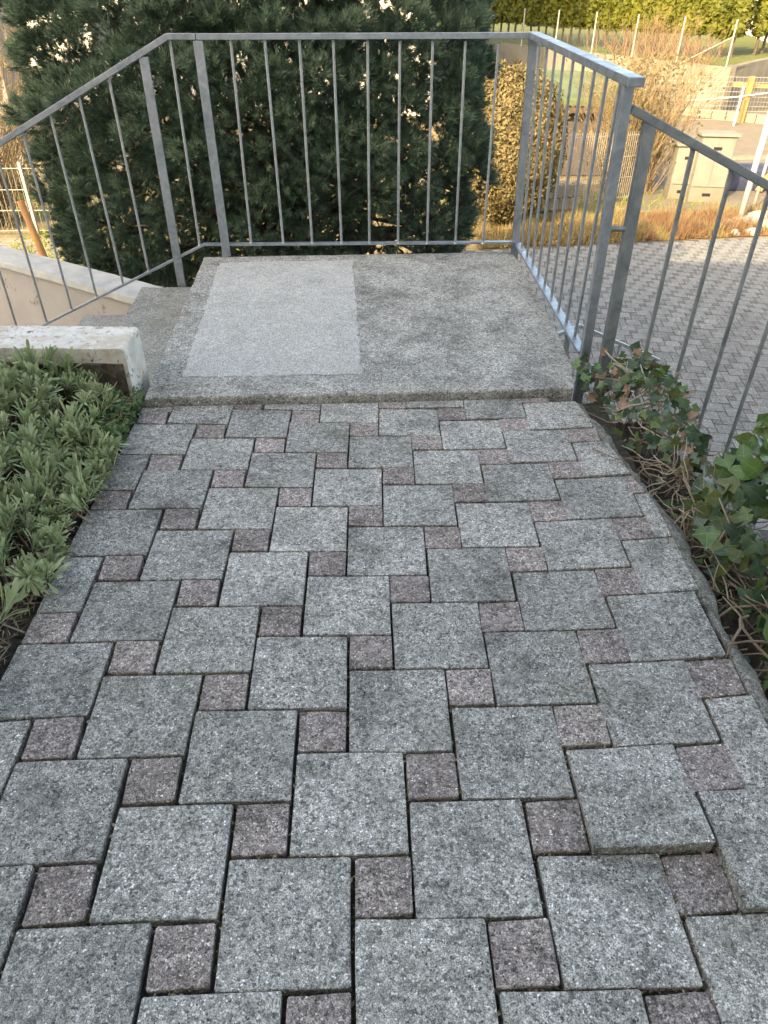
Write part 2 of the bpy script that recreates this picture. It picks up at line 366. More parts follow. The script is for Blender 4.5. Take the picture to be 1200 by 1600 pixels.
for i in range(-9, 9):
    for j in range(-7, 11):
        for kind in (0, 1):
            X0, Z0 = i + j * b, -i * b + j
            if kind == 0: cs = [lat(X0+dx, Z0+dy, dx, dy) for dx, dy in ((0,0),(1,0),(1,1),(0,1))]
            else: cs = [lat(X0+1+dx*b, Z0+1-b+dy*b, dx, dy) for dx, dy in ((0,0),(1,0),(1,1),(0,1))]
            cs = [(x + jit(.0012), y + jit(.0012)) for x, y in cs]
            p = clip(cs, LE[1], LE[0]); p = clip(p, *RE2) if p else p; p = clip(p, *RE1) if p else p
            p = clip(p, FE[1], FE[0]) if p else p
            if len(p) < 3 or area(p) < .0009: continue
            q = [p[0]]
            for r_ in p[1:]:
                if math.hypot(r_[0]-q[-1][0], r_[1]-q[-1][1]) > .004: q.append(r_)
            p = q; cy = sum(r_[1] for r_ in p) / len(p)
            if len(p) < 3 or cy < -.25: continue
            ex = max(math.hypot(a_[0]-b_[0], a_[1]-b_[1]) for a_ in p for b_ in p)
            if area(p) / ex < .026: continue
            JE += [(p[k_], p[(k_+1) % len(p)]) for k_ in range(len(p))]
            z, tl = jit(.0022), (jit(.008), jit(.008))
            if (i, j, kind) == (2, 0, 0): z, tl = .009, (.03, -.085)
            if (i, j, kind) == (3, 0, 0): z, tl = .013, (-.02, -.02)
            if (i, j, kind) == (2, -1, 1): z = -.006
            if (i, j, kind) == (2, -1, 0): z, tl = -.001, (-.01, -.03)
            me, loc = paver_mesh(p, z, .06, .0024 if kind == 0 else .0022, tl)
            ob = link('paver' if kind == 0 else 'small_paver', me, M['paver'] if kind == 0 else M['paver_red'], path)
            ob.matrix_parent_inverse = Matrix(); ob.location = loc

# grit, moss and tiny weeds caught in the joints
jp = []
for a_, b_ in JE:
    L = math.hypot(b_[0]-a_[0], b_[1]-a_[1]); wt = 1.6 if (a_[0] > .35 or a_[1] > 2.2) else .55
    for _ in range(int(L * 260 * wt * rng.random())):
        t = rng.random(); jp.append((a_[0]+(b_[0]-a_[0])*t + rng.normal()*.0025, a_[1]+(b_[1]-a_[1])*t + rng.normal()*.0025, rng.uniform(-.016, -.001)))
jp = np.array(jp); k_ = rng.random(len(jp)) < .5
V, T = flecks(jp[k_], rng.normal(size=(k_.sum(), 3)) + [0, 0, 1], rng.uniform(.003, .007, k_.sum()), 1.3)
tag(link('joint_moss', raw('joint_moss', V, T), M['moss']), 'small cushions of dark moss in the joints of the paving', 'moss', kind='stuff')
V, T = flecks(jp[~k_], rng.normal(size=((~k_).sum(), 3)) + [0, 0, 1], rng.uniform(.003, .008, (~k_).sum()), 1.8)
tag(link('joint_grit', raw('joint_grit', V, T), M['twig']), 'brown grit and plant crumbs caught in the paving joints', 'grit', kind='stuff')
nl = 260
P = np.stack([np.where(rng.random(nl) < .6, rng.uniform(.55, .82, nl), rng.uniform(-.86, .8, nl)), rng.uniform(.3, 2.4, nl), np.full(nl, .004)], 1)
near = rng.random(nl) < .5; P[near, 0] = np.where(rng.random(near.sum()) < .5, -.86 + np.abs(rng.normal(size=near.sum())) * .06, .80 - np.abs(rng.normal(size=near.sum())) * .06)
V, T = flecks(P, rng.normal(size=(nl, 3)) * .25 + [0, 0, 1], rng.uniform(.002, .005, nl), 2.2)
tag(link('plant_crumbs', raw('plant_crumbs', V, T), M['twig']), 'scattered brown plant crumbs on the paving near its two edges', 'plant debris', kind='stuff')

# --- sloping mortar kerb along the right edge
def strip_mesh(rows):                                         # rows of points -> quads
    n = len(rows[0]); V = [p for r in rows for p in r]
    F = [(j*n+i, j*n+i+1, (j+1)*n+i+1, (j+1)*n+i) for j in range(len(rows)-1) for i in range(n-1)]
    return V, F
rows = []
for k in range(90):
    y = -.3 + k * (2.42 + .3) / 89
    x0 = .808 + .018 * min(1, max(0, (y - .2) / 1.5)) if y < 1.72 else .826 - (y - 1.72) * .147
    wd = .064 + .010 * math.sin(y * 9) + .01 * math.sin(y * 23 + 1)
    r_ = []
    for t, dz in ((-.06, -.02), (.0, -.006), (.25, -.008), (.5, -.018), (.75, -.034), (.92, -.052), (1, -.085), (1.02, -.22)):
        r_.append((x0 + wd * t + jit(.003), y + jit(.003), dz + jit(.0055)))
    rows.append(r_)
V, F = strip_mesh(rows); me = bpy.data.meshes.new('mortar_kerb'); me.from_pydata(V, [], F); me.update()
struct(link('mortar_kerb', me, M['mortar'], None, True))

# --- retaining body below path and planting strip on the right, planting bed on the left
rb = MB(); rb.prism([(.84, -.6), (1.36, -.6), (1.22, 1.9), (1.10, 2.55), (.80, 2.47)], ZD, -.16)
tag(rb.build('retaining_wall', M['mortar']), 'rough mortar retaining wall top under the ivy on the right of the path', 'wall')
pb = MB(); pb.box((-.1, 1.0, -1.35), (1.84, 2.9, 1.7)); 
struct(pb.build('path_base', M['mortar']))
bx, by = np.meshgrid(np.linspace(-3.0, -.885, 90), np.linspace(-.3, 2.385, 110))
bz = -.03 + .05 * np.clip((-.9 - bx) / .3, 0, 1) + .012 * np.sin(bx * 31 + by * 17) + rng.normal(size=bx.shape) * .006
T = [(j*90+i, j*90+i+1, (j+1)*90+i+1, (j+1)*90+i) for j in range(109) for i in range(89)]
struct(link('soil_bed', raw('soil_bed', np.stack([bx.ravel(), by.ravel(), bz.ravel()], 1), np.array(T)), M['soil'], None, True))
sx, sy = np.meshgrid(np.linspace(.86, 1.13, 16), np.linspace(-.4, 2.5, 100)); sx = .86 + (sx - .86) * (1.75 - .33 * (sy + .4))
sz = -.135 + rng.normal(size=sx.shape) * .008
T = [(j*16+i, j*16+i+1, (j+1)*16+i+1, (j+1)*16+i) for j in range(99) for i in range(15)]
struct(link('soil_strip', raw('soil_strip', np.stack([sx.ravel(), sy.ravel(), sz.ravel()], 1), np.array(T)), M['soil'], None, True))

# --- driveway below on the right, same paving pattern
dr = MB(); dr.prism([(.2, 1.5), (14, 1.5), (14, 13.75), (7.4, 13.72), (4.6, 13.3), (2.2, 12.75), (.2, 12.4)], ZD - .3, ZD - .006)
drive = struct(dr.build('driveway', M['djoint']))
pit = .193; ang = R(-7); ca, sa = math.cos(ang), math.sin(ang)
def dl(X, Y): return (1.0 + pit * (X * ca - Y * sa), 5.0 + pit * (X * sa + Y * ca))
cand = []
for i in range(-60, 60):
    for j in range(-40, 60):
        for kind in (0, 1):
            X0, Z0 = i + j * .5, -i * .5 + j
            g1 = .027
            if kind == 0: cs = [dl(X0+x, Z0+y) for x, y in ((g1,g1),(1-g1,g1),(1-g1,1-g1),(g1,1-g1))]
            else: cs = [dl(X0+1+x, Z0+.5+y) for x, y in ((g1,g1),(.5-g1,g1),(.5-g1,.5-g1),(g1,.5-g1))]
            cx = sum(c[0] for c in cs)/4; cy = sum(c[1] for c in cs)/4
            if cy < 4.6 or cy > 13.75 or cx < 1.25 or cx > 12: continue
            lim = 12.75 + (cx - 2.2) * .2 if cx < 7.4 else 13.75
            if cy > min(lim, 13.7) - .08: continue
            d = Vector((cx, cy, ZD)) - Vector((0, 0, CH)); dep = d.dot(Fv)
            u, v = 600 + FPX * d.dot(Rr) / dep, 800 - FPX * d.dot(Ur) / dep
            cand.append((0 if (790 < u < 1215 and v < 770) else 1, dep, kind, cs))
cand.sort(key=lambda c: (c[0], c[1]))
cnt = [0, 0]; rest = MB(); rest2 = MB()
for vis, dep, kind, cs in cand:
    z = ZD + jit(.003)
    if cnt[kind] < 295 and vis == 0:
        cnt[kind] += 1
        me, loc = paver_mesh(cs, 0, .03, .003, (jit(.01), jit(.01)), sub=1, jt=.0004)
        ob = link('paver' if kind == 0 else 'small_paver', me, M['drive'] if kind == 0 else M['drive_small'], drive)
        ob.matrix_parent_inverse = Matrix(); ob.location = (loc[0], loc[1], z)
    else: (rest if kind == 0 else rest2).prism(cs, ZD - .02, z)
stuff(rest.build('far_pavers', M['drive'], drive)); stuff(rest2.build('far_small_pavers', M['drive_small'], drive))

# --- street, lawn terrace behind
st = MB(); st.prism([(5.2, 15.6), (40, 14.0), (40, 33), (9.5, 33), (6.4, 24)], ZD - .3, ZD + .012)
struct(st.build('street', M['street']))

# ================================================================== LANDING + STAIR
stair = thing('concrete_staircase', 'exposed aggregate concrete landing and steps inside the steel railing', 'staircase', (-.1, 3.3, ZD))
def slab(name, poly, z0, z1, m, parent, bev=.006, dens=.05, jt=.003):
    ring = []
    for i, p in enumerate(poly):
        q = poly[(i+1) % len(poly)]; L = math.hypot(q[0]-p[0], q[1]-p[1]); k = max(2, int(L / dens))
        for t in range(k):
            ring.append((p[0]+(q[0]-p[0])*t/k + jit(jt), p[1]+(q[1]-p[1])*t/k + jit(jt)))
    nn = len(ring); cx = sum(p[0] for p in ring)/nn; cy = sum(p[1] for p in ring)/nn; V = []
    for ins, z in ((bev, z1), (bev*.3, z1-bev*.35), (0, z1-bev), (0, z0)):
        for x, y in ring:
            d = math.hypot(x-cx, y-cy); s = 1 - ins/d; V.append((cx+(x-cx)*s, cy+(y-cy)*s, z + (jit(bev*.15) if ins else 0)))
    F = [tuple(range(nn)), tuple(range(3*nn, 4*nn))[::-1]] + [(k*nn+i, (k+1)*nn+i, (k+1)*nn+(i+1) % nn, k*nn+(i+1) % nn) for k in range(3) for i in range(nn)]
    me = bpy.data.meshes.new(name); me.from_pydata(V, [], F); me.update(); return link(name, me, m, parent)
LP = [(-.89, 2.335), (.722, 2.455), (.757, 2.62), (.77, 3.01), (.742, 4.262), (-1.044, 4.083)]
slab('landing_slab', LP, -.12, .035, M['landing'], stair, .008)
slab('landing_base', [(-.86, 2.40), (.70, 2.50), (.70, 4.2), (-1.0, 4.02)], ZD, -.121, M['mortar'], stair, .004, .3)
slab('landing_patch', [(-.791, 2.511), (-.094, 2.557), (-.194, 4.074 - .03), (-.933, 3.975)], .03, .0385, M['patch'], stair, .002, .03, .006)
xl = lambda t, y: -.90 - .088 * (y - 2.38) - t            # parallel to the left edge of the landing
for k in range(7):
    z = -.13 - .168 * k
    a0, a1 = .372 * (k + 1), .372 * k - .03
    slab('step', [(xl(a0, 2.5), 2.45), (xl(a1, 2.45), 2.47), (xl(a1, 4.04), 4.07), (xl(a0, 4.04), 4.05 - .01 * k)], ZD, z, M['step'], stair, .006, .08)

# --- painted low wall at the head of the steps
gw = thing('low_garden_wall', 'low white painted wall with chipped flat top beside the leafy bed', 'wall', (-1.9, 2.49, 0))
slab_ = slab('wall_block', [(-3.4, 2.385), (-.945, 2.385), (-.955, 2.60), (-3.4, 2.60)], -.5, .203, M['whitepaint'], gw, .011, .025, .0035)
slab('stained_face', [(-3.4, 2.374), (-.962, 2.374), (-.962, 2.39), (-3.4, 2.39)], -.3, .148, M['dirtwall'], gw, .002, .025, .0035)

# --- pink rendered wall with grey coping beyond the steps
A = pl(222, 466, -.30); Bp = pl(-10, 402, -.30); dirw = (Bp - A).normalized(); nrm = Vector((-dirw.y, dirw.x, 0))
if nrm.y < 0: nrm = -nrm
sw = thing('pink_stair_wall', 'pinkish rendered wall with pale coping beyond the descending steps', 'wall', (A + Bp) / 2 * 1.0)
A0 = A - dirw * .25; B0 = Bp + dirw * 2.0
def quad(a, b, n0, n1): return [tuple((a + nrm*n0)[:2]), tuple((a + nrm*n1)[:2]), tuple((b + nrm*n1)[:2]), tuple((b + nrm*n0)[:2])]
q = quad(A0, B0, -.0, .20); q = q if sum(q[i][0]*q[(i+1) % 4][1]-q[(i+1) % 4][0]*q[i][1] for i in range(4)) > 0 else q[::-1]
slab('wall_body', q, ZD, -.345, M['pink'], sw, .004, .1, .002)
q = quad(A0, B0, -.03, .22); q = q if sum(q[i][0]*q[(i+1) % 4][1]-q[(i+1) % 4][0]*q[i][1] for i in range(4)) > 0 else q[::-1]
slab('coping', q, -.344, -.30, M['coping'], sw, .008, .05, .003)

# ================================================================== RAILINGS
rail = thing('landing_railing', 'galvanised steel railing around three sides of the concrete landing', 'railing', (0, 3.5, .035))
YB = 4.13; HZ = 1.076                                         # back line, handrail axis height
S_ = M['steel']
P0 = (-1.075, YB, HZ); slope = .476 / .97
PB = Vector((.716, 4.20, HZ + .018)); PR = Vector((.792, 2.655, HZ - .046 - .006))
Xl = -2.75
MB().bar((-.94, YB, HZ), PB + Vector((.012, 0, 0)), .045, .026, (0, 1, 0)).build('handrail', S_, rail, bevel=.002)
MB().bar((-1.082, YB, HZ), (-.943, YB, HZ), .045, .026, (0, 1, 0)).build('handrail', S_, rail, bevel=.002)
MB().bar((-1.078, YB, HZ + .001), (Xl, YB, HZ - slope * (-1.078 - Xl)), .045, .028, (0, 1, 0)).build('handrail', S_, rail, bevel=.002)
dR = (PR - PB).normalized()
MB().bar(PB - dR * .028, PR - Vector((0, .028, 0)) , .056, .028, (1, 0, 0)).build('handrail', S_, rail, bevel=.003)
# posts
def post(base, top, wx, wy, par, m=S_, bev=.0025):
    return MB().bar(base, top, wx, wy, (1, 0, 0)).build('post', m, par, bevel=bev)
post((-.915, 4.10, .036), (-.935, 4.12, HZ - .014), .046, .014, rail)
post((-1.20, 4.10, -.16), (-1.213, 4.12, HZ - .085), .046, .014, rail)
post((.752, 4.235, -.06), (.716, 4.20, HZ + .003), .042, .03, rail)
post((.822, 2.70, -.3), (.787, 2.695, HZ - .066), .035, .036, rail)
for p in ((-.915, 4.09, .0385), (.752, 4.22, .0385)): pass
MB().box((-.917, 4.065, .058), (.034, .004, .034)).build('bracket', S_, rail, bevel=.001)
# bottom rails
def brz(x): return .098 if x > -1.04 else .098 - (.508 / 1.09) * (-1.04 - x)
MB().bar((-1.04, YB - .02, .098), (.74, 4.20, .105), .034, .012, (0, 1, 0)).build('bottom_rail', S_, rail, bevel=.001)
MB().bar((-1.038, YB - .02, .0985), (Xl, YB - .02, brz(Xl)), .034, .012, (0, 1, 0)).build('bottom_rail', S_, rail, bevel=.001)
BR0 = Vector((.757, 4.21, .095)); BR1 = Vector((.812, 2.73, .062))
MB().bar(BR0, BR1, .040, .012, (1, 0, 0)).build('bottom_rail', S_, rail, bevel=.001)
# balusters
def bal(a, bb, par, r=.0068, m=S_):
    a, bb = Vector(a), Vector(bb); d = (bb - a).normalized()
    return MB().tube([a, a + d * .004, a + d * .010, bb - d * .008, bb], [r * 1.75, r * 1.5, r, r, r * 1.4], 10).build('baluster', m, par, smooth=False)
for xt, xb in ((360, 392), (413, 442), (467, 487), (520, 533), (574, 577), (625, 622), (677, 668), (729, 713), (782, 757)):
    tx = pd(xt, 58, 4.14); bxp = pd(xb, 376, 4.12)
    yt = YB + (tx.x + .94) / 1.65 * .07
    bal((bxp.x, yt - .015, .10), (tx.x, yt, HZ - .01), rail)
for xt, yt_, xb, yb_ in ((265, 60, 312, 384), (170, 122, 232, 424), (123, 150, 193, 447), (78, 178, 152, 468), (35, 206, 114, 491), (-8, 232, 75, 511), (-52, 260, 33, 533), (-96, 285, -10, 556)):
    a = pd(xt, yt_, YB); c = pd(xb, yb_, YB - .02)
    zt = HZ - (slope * (-1.075 - a.x) if a.x < -1.075 else 0)
    bal((c.x, YB - .02, brz(c.x)), (a.x, YB, zt - .012), rail)
for k in range(9):
    t = (k + .82) / 9.75
    a = BR0.lerp(BR1, t); c = PB.lerp(PR, t + .012)
    bal((a.x, a.y, a.z), (c.x, c.y, c.z - .012), rail)

r2 = thing('stair_side_railing', 'steel railing sloping down to the right beyond the ivy', 'railing', (1.1, 2.7, 0))
SD = M['steel_dull']
YR = 2.70
ra = Vector((.812, YR, .943)); rbq = Vector((1.80, YR, .943 - .435 * .988))
MB().bar(ra, rbq, .040, .028, (0, 1, 0)).build('handrail', SD, r2, bevel=.004)
post((.905, YR, -.25), (.884, YR, .905), .042, .034, r2, SD)
MB().tube([(.80, YR - .005, .56), (.893, YR - .005, .56)], .010, 10).build('connecting_bar', SD, r2)
for k, xx in enumerate((1.052, 1.205, 1.36, 1.515, 1.67)):
    zt = .943 - .435 * (xx - .812)
    bal((xx + .012, YR, -.62 - .25 * k * .3), (xx, YR, zt - .012), r2, .0085, SD)
MB().bar((1.0, YR, -.50), (1.75, YR, -.86), .034, .012, (0, 1, 0)).build('bottom_rail', SD, r2, bevel=.001)

r3 = thing('lower_stair_railing', 'thin pale steel railing low down between the posts above the driveway', 'railing', tuple(pl(908, 510, -1.16)[:2]) + (ZD,))
q = [pl(845, 533, -1.16), pl(906, 509, -1.16), pl(1035, 567, -1.3)]
q[2] = pd(1030, 563, q[1].y * .99)
MB().bar(q[0], q[1] + (q[1] - q[0]).normalized() * .01, .035, .03, (0, 0, 1)).build('handrail', M['steel'], r3, bevel=.003)
MB().bar(q[1], q[2], .035, .03, (0, 1, 0)).build('handrail', M['steel'], r3, bevel=.003)
for t in (.15, .5, .85): p = q[1].lerp(q[2], t); bal((p.x, p.y, ZD), tuple(p), r3, .01, SD)
for t in (.2, .75): p = q[0].lerp(q[1], t); bal((p.x, p.y, ZD), tuple(p), r3, .01, SD)
p = q[0].lerp(q[1], .72); post((p.x, p.y, ZD), (p.x, p.y, p.z - .01), .045, .03, r3, SD)

# ================================================================== PINE
pine = thing('mountain_pine', 'big rounded dark green mountain pine behind the landing railing', 'tree', (-1.0, 6.45, ZD))
pc = np.array([-1.0, 6.45, .42]); pr_ = np.array([1.80, 1.35, 1.95])
shoots_p = []; shoots_d = []; up_out = []
tries = 0; clumps = []; inner = []
def openings(p):
    gx = (p[0] + .35) / .80; gz = (p[2] + .62) / .42           # thin place round the fork of the trunk
    if gx * gx + gz * gz < 1 and rng.random() < .86: return True
    gx = (p[0] - .55) / .5; gz = (p[2] + .02) / .10
    if gx * gx + gz * gz < 1: return True
    gx = (p[0] + 1.6) / .5; gz = (p[2] + .75) / .3
    return gx * gx + gz * gz < 1 and rng.random() < .4
while len(clumps) < 470 and tries < 60000:
    tries += 1
    d = unit(rng.normal(size=3)); e = (np.abs(d) ** 2.6).sum() ** (-1 / 2.6)
    p = pc + d * e * (pr_ - .14) * rng.uniform(.9, 1.0)
    if p[2] < -1.3: continue
    if p[2] < -.55 and abs(p[0] - pc[0] - .12) > 1.75 - .65 * (-.55 - p[2]) / .8: continue
    if openings(p): continue
    if any(((p - q) ** 2).sum() < .215 ** 2 for q in clumps): continue
    clumps.append(p)
tries = 0
while len(inner) < 620 and tries < 60000:
    tries += 1
    d = unit(rng.normal(size=3)); p = pc + d * (pr_ - .2) * rng.uniform(.3, .9)
    if p[2] < -1.1 or openings(p): continue
    if p[2] < -.1 and rng.random() < .55: continue
    if any(((p - q) ** 2).sum() < .135 ** 2 for q in inner): continue
    inner.append(p)
for _ in range(170): inner.append(pc + np.array([rng.uniform(-1.5, 1.45), rng.uniform(-.7, .9), rng.uniform(.35, 1.7)]) * np.array([1, 1, 1]))
clumps_o = clumps
for lst, cnt_, r0 in ((clumps, 60, .20), (inner, 18, .18)):
    for p in lst:
        outw = unit((p - pc) / pr_); n = int(cnt_ * rng.uniform(.8, 1.25)); rad = r0 * rng.uniform(.75, 1.2)
        dd = unit(rng.normal(size=(n, 3)) + outw * 1.25 + np.array([0, 0, .5]))
        shoots_p.append(p + dd * rad * rng.uniform(.55, 1.0, (n, 1)) * np.array([1, 1, .8]))
        shoots_d.append(unit(dd * .9 + outw * .25 + np.array([0, 0, .35]))); up_out.append(dd[:, 2] * .5 + (dd @ outw) * .5 + rng.normal() * .15 if lst is clumps_o else np.full(n, -1.0))
clumps = clumps + inner
SP = np.concatenate(shoots_p); SDv = np.concatenate(shoots_d); UO = np.concatenate(up_out)
def needles(SP, SDv, nn=34):
    n = len(SP); t = np.tile(np.linspace(0, 1, nn), n); P = np.repeat(SP, nn, 0); D = np.repeat(SDv, nn, 0)
    perp = unit(np.cross(D, rng.normal(size=P.shape)))
    sp = np.where(t > .8, .45, .95)[:, None] * rng.uniform(.7, 1.2, (len(P), 1))
    ax = rng.uniform(.03, .07, n); ax = np.repeat(ax, nn)
    return blades(P + D * (t * ax)[:, None], D + perp * sp, rng.uniform(.04, .062, len(P)), .0056)
mk = UO + rng.normal(size=len(SP)) * .15 > .62
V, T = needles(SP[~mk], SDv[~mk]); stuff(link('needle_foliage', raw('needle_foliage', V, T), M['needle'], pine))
V, T = needles(SP[mk], SDv[mk]); stuff(link('pale_needle_foliage', raw('pale_needle_foliage', V, T), M['needle2'], pine))
tr = MB(); tr.tube([(-.75, 6.5, ZD - .05), (-.7, 6.48, -1.6), (-.55, 6.4, -1.0), (-.42, 6.35, -.55)], [.14, .12, .11, .10], 10)
tr.build('trunk', M['bark'], pine, True)
limbs = [[(-.42, 6.35, -.6), (-.35, 6.3, -.2), (-.2, 6.35, .4), (-.1, 6.4, 1.3)],
         [(-.43, 6.35, -.6), (-.1, 6.3, -.42), (.3, 6.3, -.35), (.65, 6.35, -.1)],
         [(-.45, 6.35, -.7), (-.85, 6.3, -.25), (-1.2, 6.3, .1), (-1.8, 6.4, .6)],
         [(-.65, 6.45, -1.2), (-1.1, 6.3, -.9), (-1.7, 6.3, -.7), (-2.3, 6.4, -.4)],
         [(-.6, 6.42, -1.1), (-.1, 6.3, -1.0), (.3, 6.3, -.9), (.6, 6.3, -.7)],
         [(-.5, 6.4, -.9), (-.75, 6.1, -.55), (-.95, 5.8, -.35), (-1.1, 5.5, .1)],
         [(-.8, 6.3, -.3), (-.9, 6.35, .4), (-1.1, 6.5, 1.2)]]
for L_ in limbs:
    L2 = []
    for a, c in zip(L_[:-1], L_[1:]):
        a, c = Vector(a), Vector(c)
        L2 += [a, a.lerp(c, .5) + Vector((jit(.06), jit(.06), jit(.06)))]
    L2.append(Vector(L_[-1])); MB().tube(L2, [.075 * (1 - i / (len(L2)) * .85) for i in range(len(L2))], 7).build('branch', M['bark'], pine, True)
tw = MB()
for p in clumps:
    if p[2] < .4 and rng.random() < .75:
        l = random.choice(limbs); a = Vector(l[random.randint(1, len(l)-1)]); c = Vector(p)
        if (a - c).length < 1.5:
            tw.tube([a, a.lerp(c, .5) + Vector((jit(.12), jit(.12), jit(.12) - .05)), c], [.016, .011, .006], 4, False)
stuff(tw.build('fine_branches', M['bark'], pine))

# ================================================================== LEFT BED PLANTS
def rosette_mesh(name, seed, nl=30, L=.064, Wd=.0125):
    r = random.Random(seed); V = []; F = []
    for k in range(nl):
        az = k * 2.4 + r.uniform(-.3, .3); el = R(r.uniform(15, 80) if k < nl * .6 else r.uniform(55, 88))
        l = L * r.uniform(.6, 1.15) * (1 if k < nl * .6 else .7); wv = Wd * r.uniform(.7, 1.1)
        h0 = -.02 + k * .0022
        d = Vector((math.cos(az) * math.cos(el), math.sin(az) * math.cos(el), math.sin(el)))
        s = Vector((-math.sin(az), math.cos(az), 0)); up = s.cross(d) * -1
        base = Vector((math.cos(az) * .006, math.sin(az) * .006, h0)); o = len(V)
        curl = r.uniform(-.25, .05)
        for t, wd, fold in ((0, .20, 0), (.35, .62, .15), (.68, 1, .2), (.9, .80, .12)):
            c = base + d * (l * t) + Vector((0, 0, curl * l * t * t)); 
            V += [c - s * wv * wd / 2 + up * wv * fold, c, c + s * wv * wd / 2 + up * wv * fold]
        V.append(base + d * l + Vector((0, 0, curl * l)))
        for j in range(3):
            a = o + j * 3; F += [(a, a+1, a+4, a+3), (a+1, a+2, a+5, a+4)]
        a = o + 9; F += [(a, a+1, o+12), (a+1, a+2, o+12)]
    me = bpy.data.meshes.new(name); me.from_pydata(V, [], F); me.update(); me.materials.append(M['sage'])
    me.polygons.foreach_set('use_smooth', [True] * len(me.polygons)); return me
ros = [rosette_mesh('rosette', s, 24 + s % 3 * 4, .062 + .008 * (s % 3)) for s in range(7)]
bush = thing('leafy_cushion_plant', 'mat of grey green narrow leaved rosettes in the bed left of the path', 'plant', (-1.3, 1.7, 0))
twb = MB(); placed = []
def leftedge(y): return -.85 - .042 * (y - 1.04)
tries = 0
nob = 0; rv = []; rf_ = []; rv_n = 0
while len(placed) < 640 and tries < 30000:
    tries += 1
    y = rng.uniform(.85, 2.36); x = rng.uniform(-1.62, leftedge(y) + .02)
    dx = leftedge(y) - x
    edge = .02 + .035 * math.sin(y * 7) + .03 * math.sin(y * 19)
    if 1.9 < y: edge += (y - 1.9) * .38
    if dx < edge - .05: continue
    if 1.18 < y < 1.30 and dx < .20: continue
    if y < 1.18 and rng.random() < .6: continue
    if math.sin(x * 23 + 1.3) * math.sin(y * 14 + x * 9) > .62: continue
    hh = .045 + .075 * min(1, dx / .35) + rng.normal() * .014 + (.03 if y > 2.1 else 0)
    if y > 2.15: hh += -.05 * max(0, .4 - dx)
    if any((x - a)**2 + (y - c)**2 < .0275**2 for a, c in placed): continue
    placed.append((x, y)); k_ = int(rng.integers(7)); s_ = rng.uniform(.5, .95) * (1.1 if rng.random() < .2 else 1)
    loc_ = Vector((x, y, hh)); rot_ = (rng.normal() * .35, rng.normal() * .35 + (.35 if dx < .12 else 0), rng.uniform(0, 6.28))
    if nob < 295 and x > -1.45:
        nob += 1; ob = link('rosette', ros[k_], None, bush); ob.matrix_parent_inverse = Matrix()
        ob.scale = (s_, s_, s_); ob.rotation_euler = rot_; ob.location = loc_ - bush.location
    else:
        from mathutils import Euler
        mt_ = Matrix.LocRotScale(loc_, Euler(rot_), Vector((s_, s_, s_))); o_ = len(rv)
        rv += [tuple(mt_ @ v.co) for v in ros[k_].vertices]; rf_ += [tuple(i + o_ for i in p_.vertices) for p_ in ros[k_].polygons]
    if rng.random() < .8:
        twb.tube([(x + jit(.03), y + jit(.03), -.01), (x + jit(.02), y + jit(.02), hh * .5), (x, y, hh)], [.003, .0025, .002], 4, False)
me = bpy.data.meshes.new('more_rosettes'); me.from_pydata(rv, [], rf_); me.update(); stuff(link('more_rosettes', me, M['sage'], bush, True))
stuff(twb.build('dead_stems', M['twig'], bush))
dl_ = MB()                                                    # dead leaves and dry stems between the rosettes
P = np.stack([rng.uniform(-1.5, -.86, 1500), rng.uniform(.8, 2.3, 1500), rng.uniform(.0, .035, 1500)], 1)
P[:900, 0] = -.855 - .042 * (P[:900, 1] - 1.04) - np.abs(rng.normal(size=900)) * .05
P[900:, 2] += .03 + .05 * rng.random(600)
D = rng.normal(size=P.shape); D[:, 2] = np.abs(D[:, 2]) * .5
V, T = blades(P, D, rng.uniform(.02, .07, 1500), rng.uniform(.002, .006, 1500))
tag(link('dry_leaf_litter', raw('dry_leaf_litter', V, T), M['twig']), 'brown dry stems and leaf litter under the rosettes at the bed edge', 'leaf litter', kind='stuff')
# dark small-leaved ground cover by the wall end
n = 2600; y = rng.uniform(1.86, 2.36, n); x = leftedge(y) - rng.uniform(-.015, .26, n) * (.35 + (y - 1.82) * 1.3) - .0
z = rng.uniform(-.01, .065, n) + .02 * np.sin(x * 40) * np.cos(y * 37)
V, T = flecks(np.stack([x, y, z], 1), rng.normal(size=(n, 3)) + np.array([0, -.5, 1.6]), rng.uniform(.011, .021, n), 1.35)
tag(link('ground_cover', raw('ground_cover', V, T), M['cover']), 'dark small leaved ground cover below the end of the white wall', 'ground cover', kind='stuff')
for (u, v_, lab) in ((146, 647, 'white petal lying on the green leaves, leftmost of three'), (197, 640, 'white petal in the dark ground cover under the white wall end'), (172, 711, 'white petal on the bed edge, nearest of three')):
    p = pl(u, v_, .05); 
    mbq = MB(); mbq.add([(p.x-.006, p.y-.004, .052), (p.x+.005, p.y-.005, .056), (p.x+.007, p.y+.004, .053), (p.x-.003, p.y+.007, .06), (p.x, p.y, .049)], [(0,1,4), (1,2,4), (2,3,4), (3,0,4)])
    tag(mbq.build('petal', M['petal']), lab, 'petal', 'white petals on the bed')
stick = MB().tube([pl(100, 645, .10), pl(125, 625, .12), pl(150, 603, .13), pl(166, 610, .12)], [.003, .003, .0025, .001], 5)
tag(stick.build('dry_stick', M['twig_pale']), 'thin pale dry stick leaning in the bed plants below the white wall', 'stick')

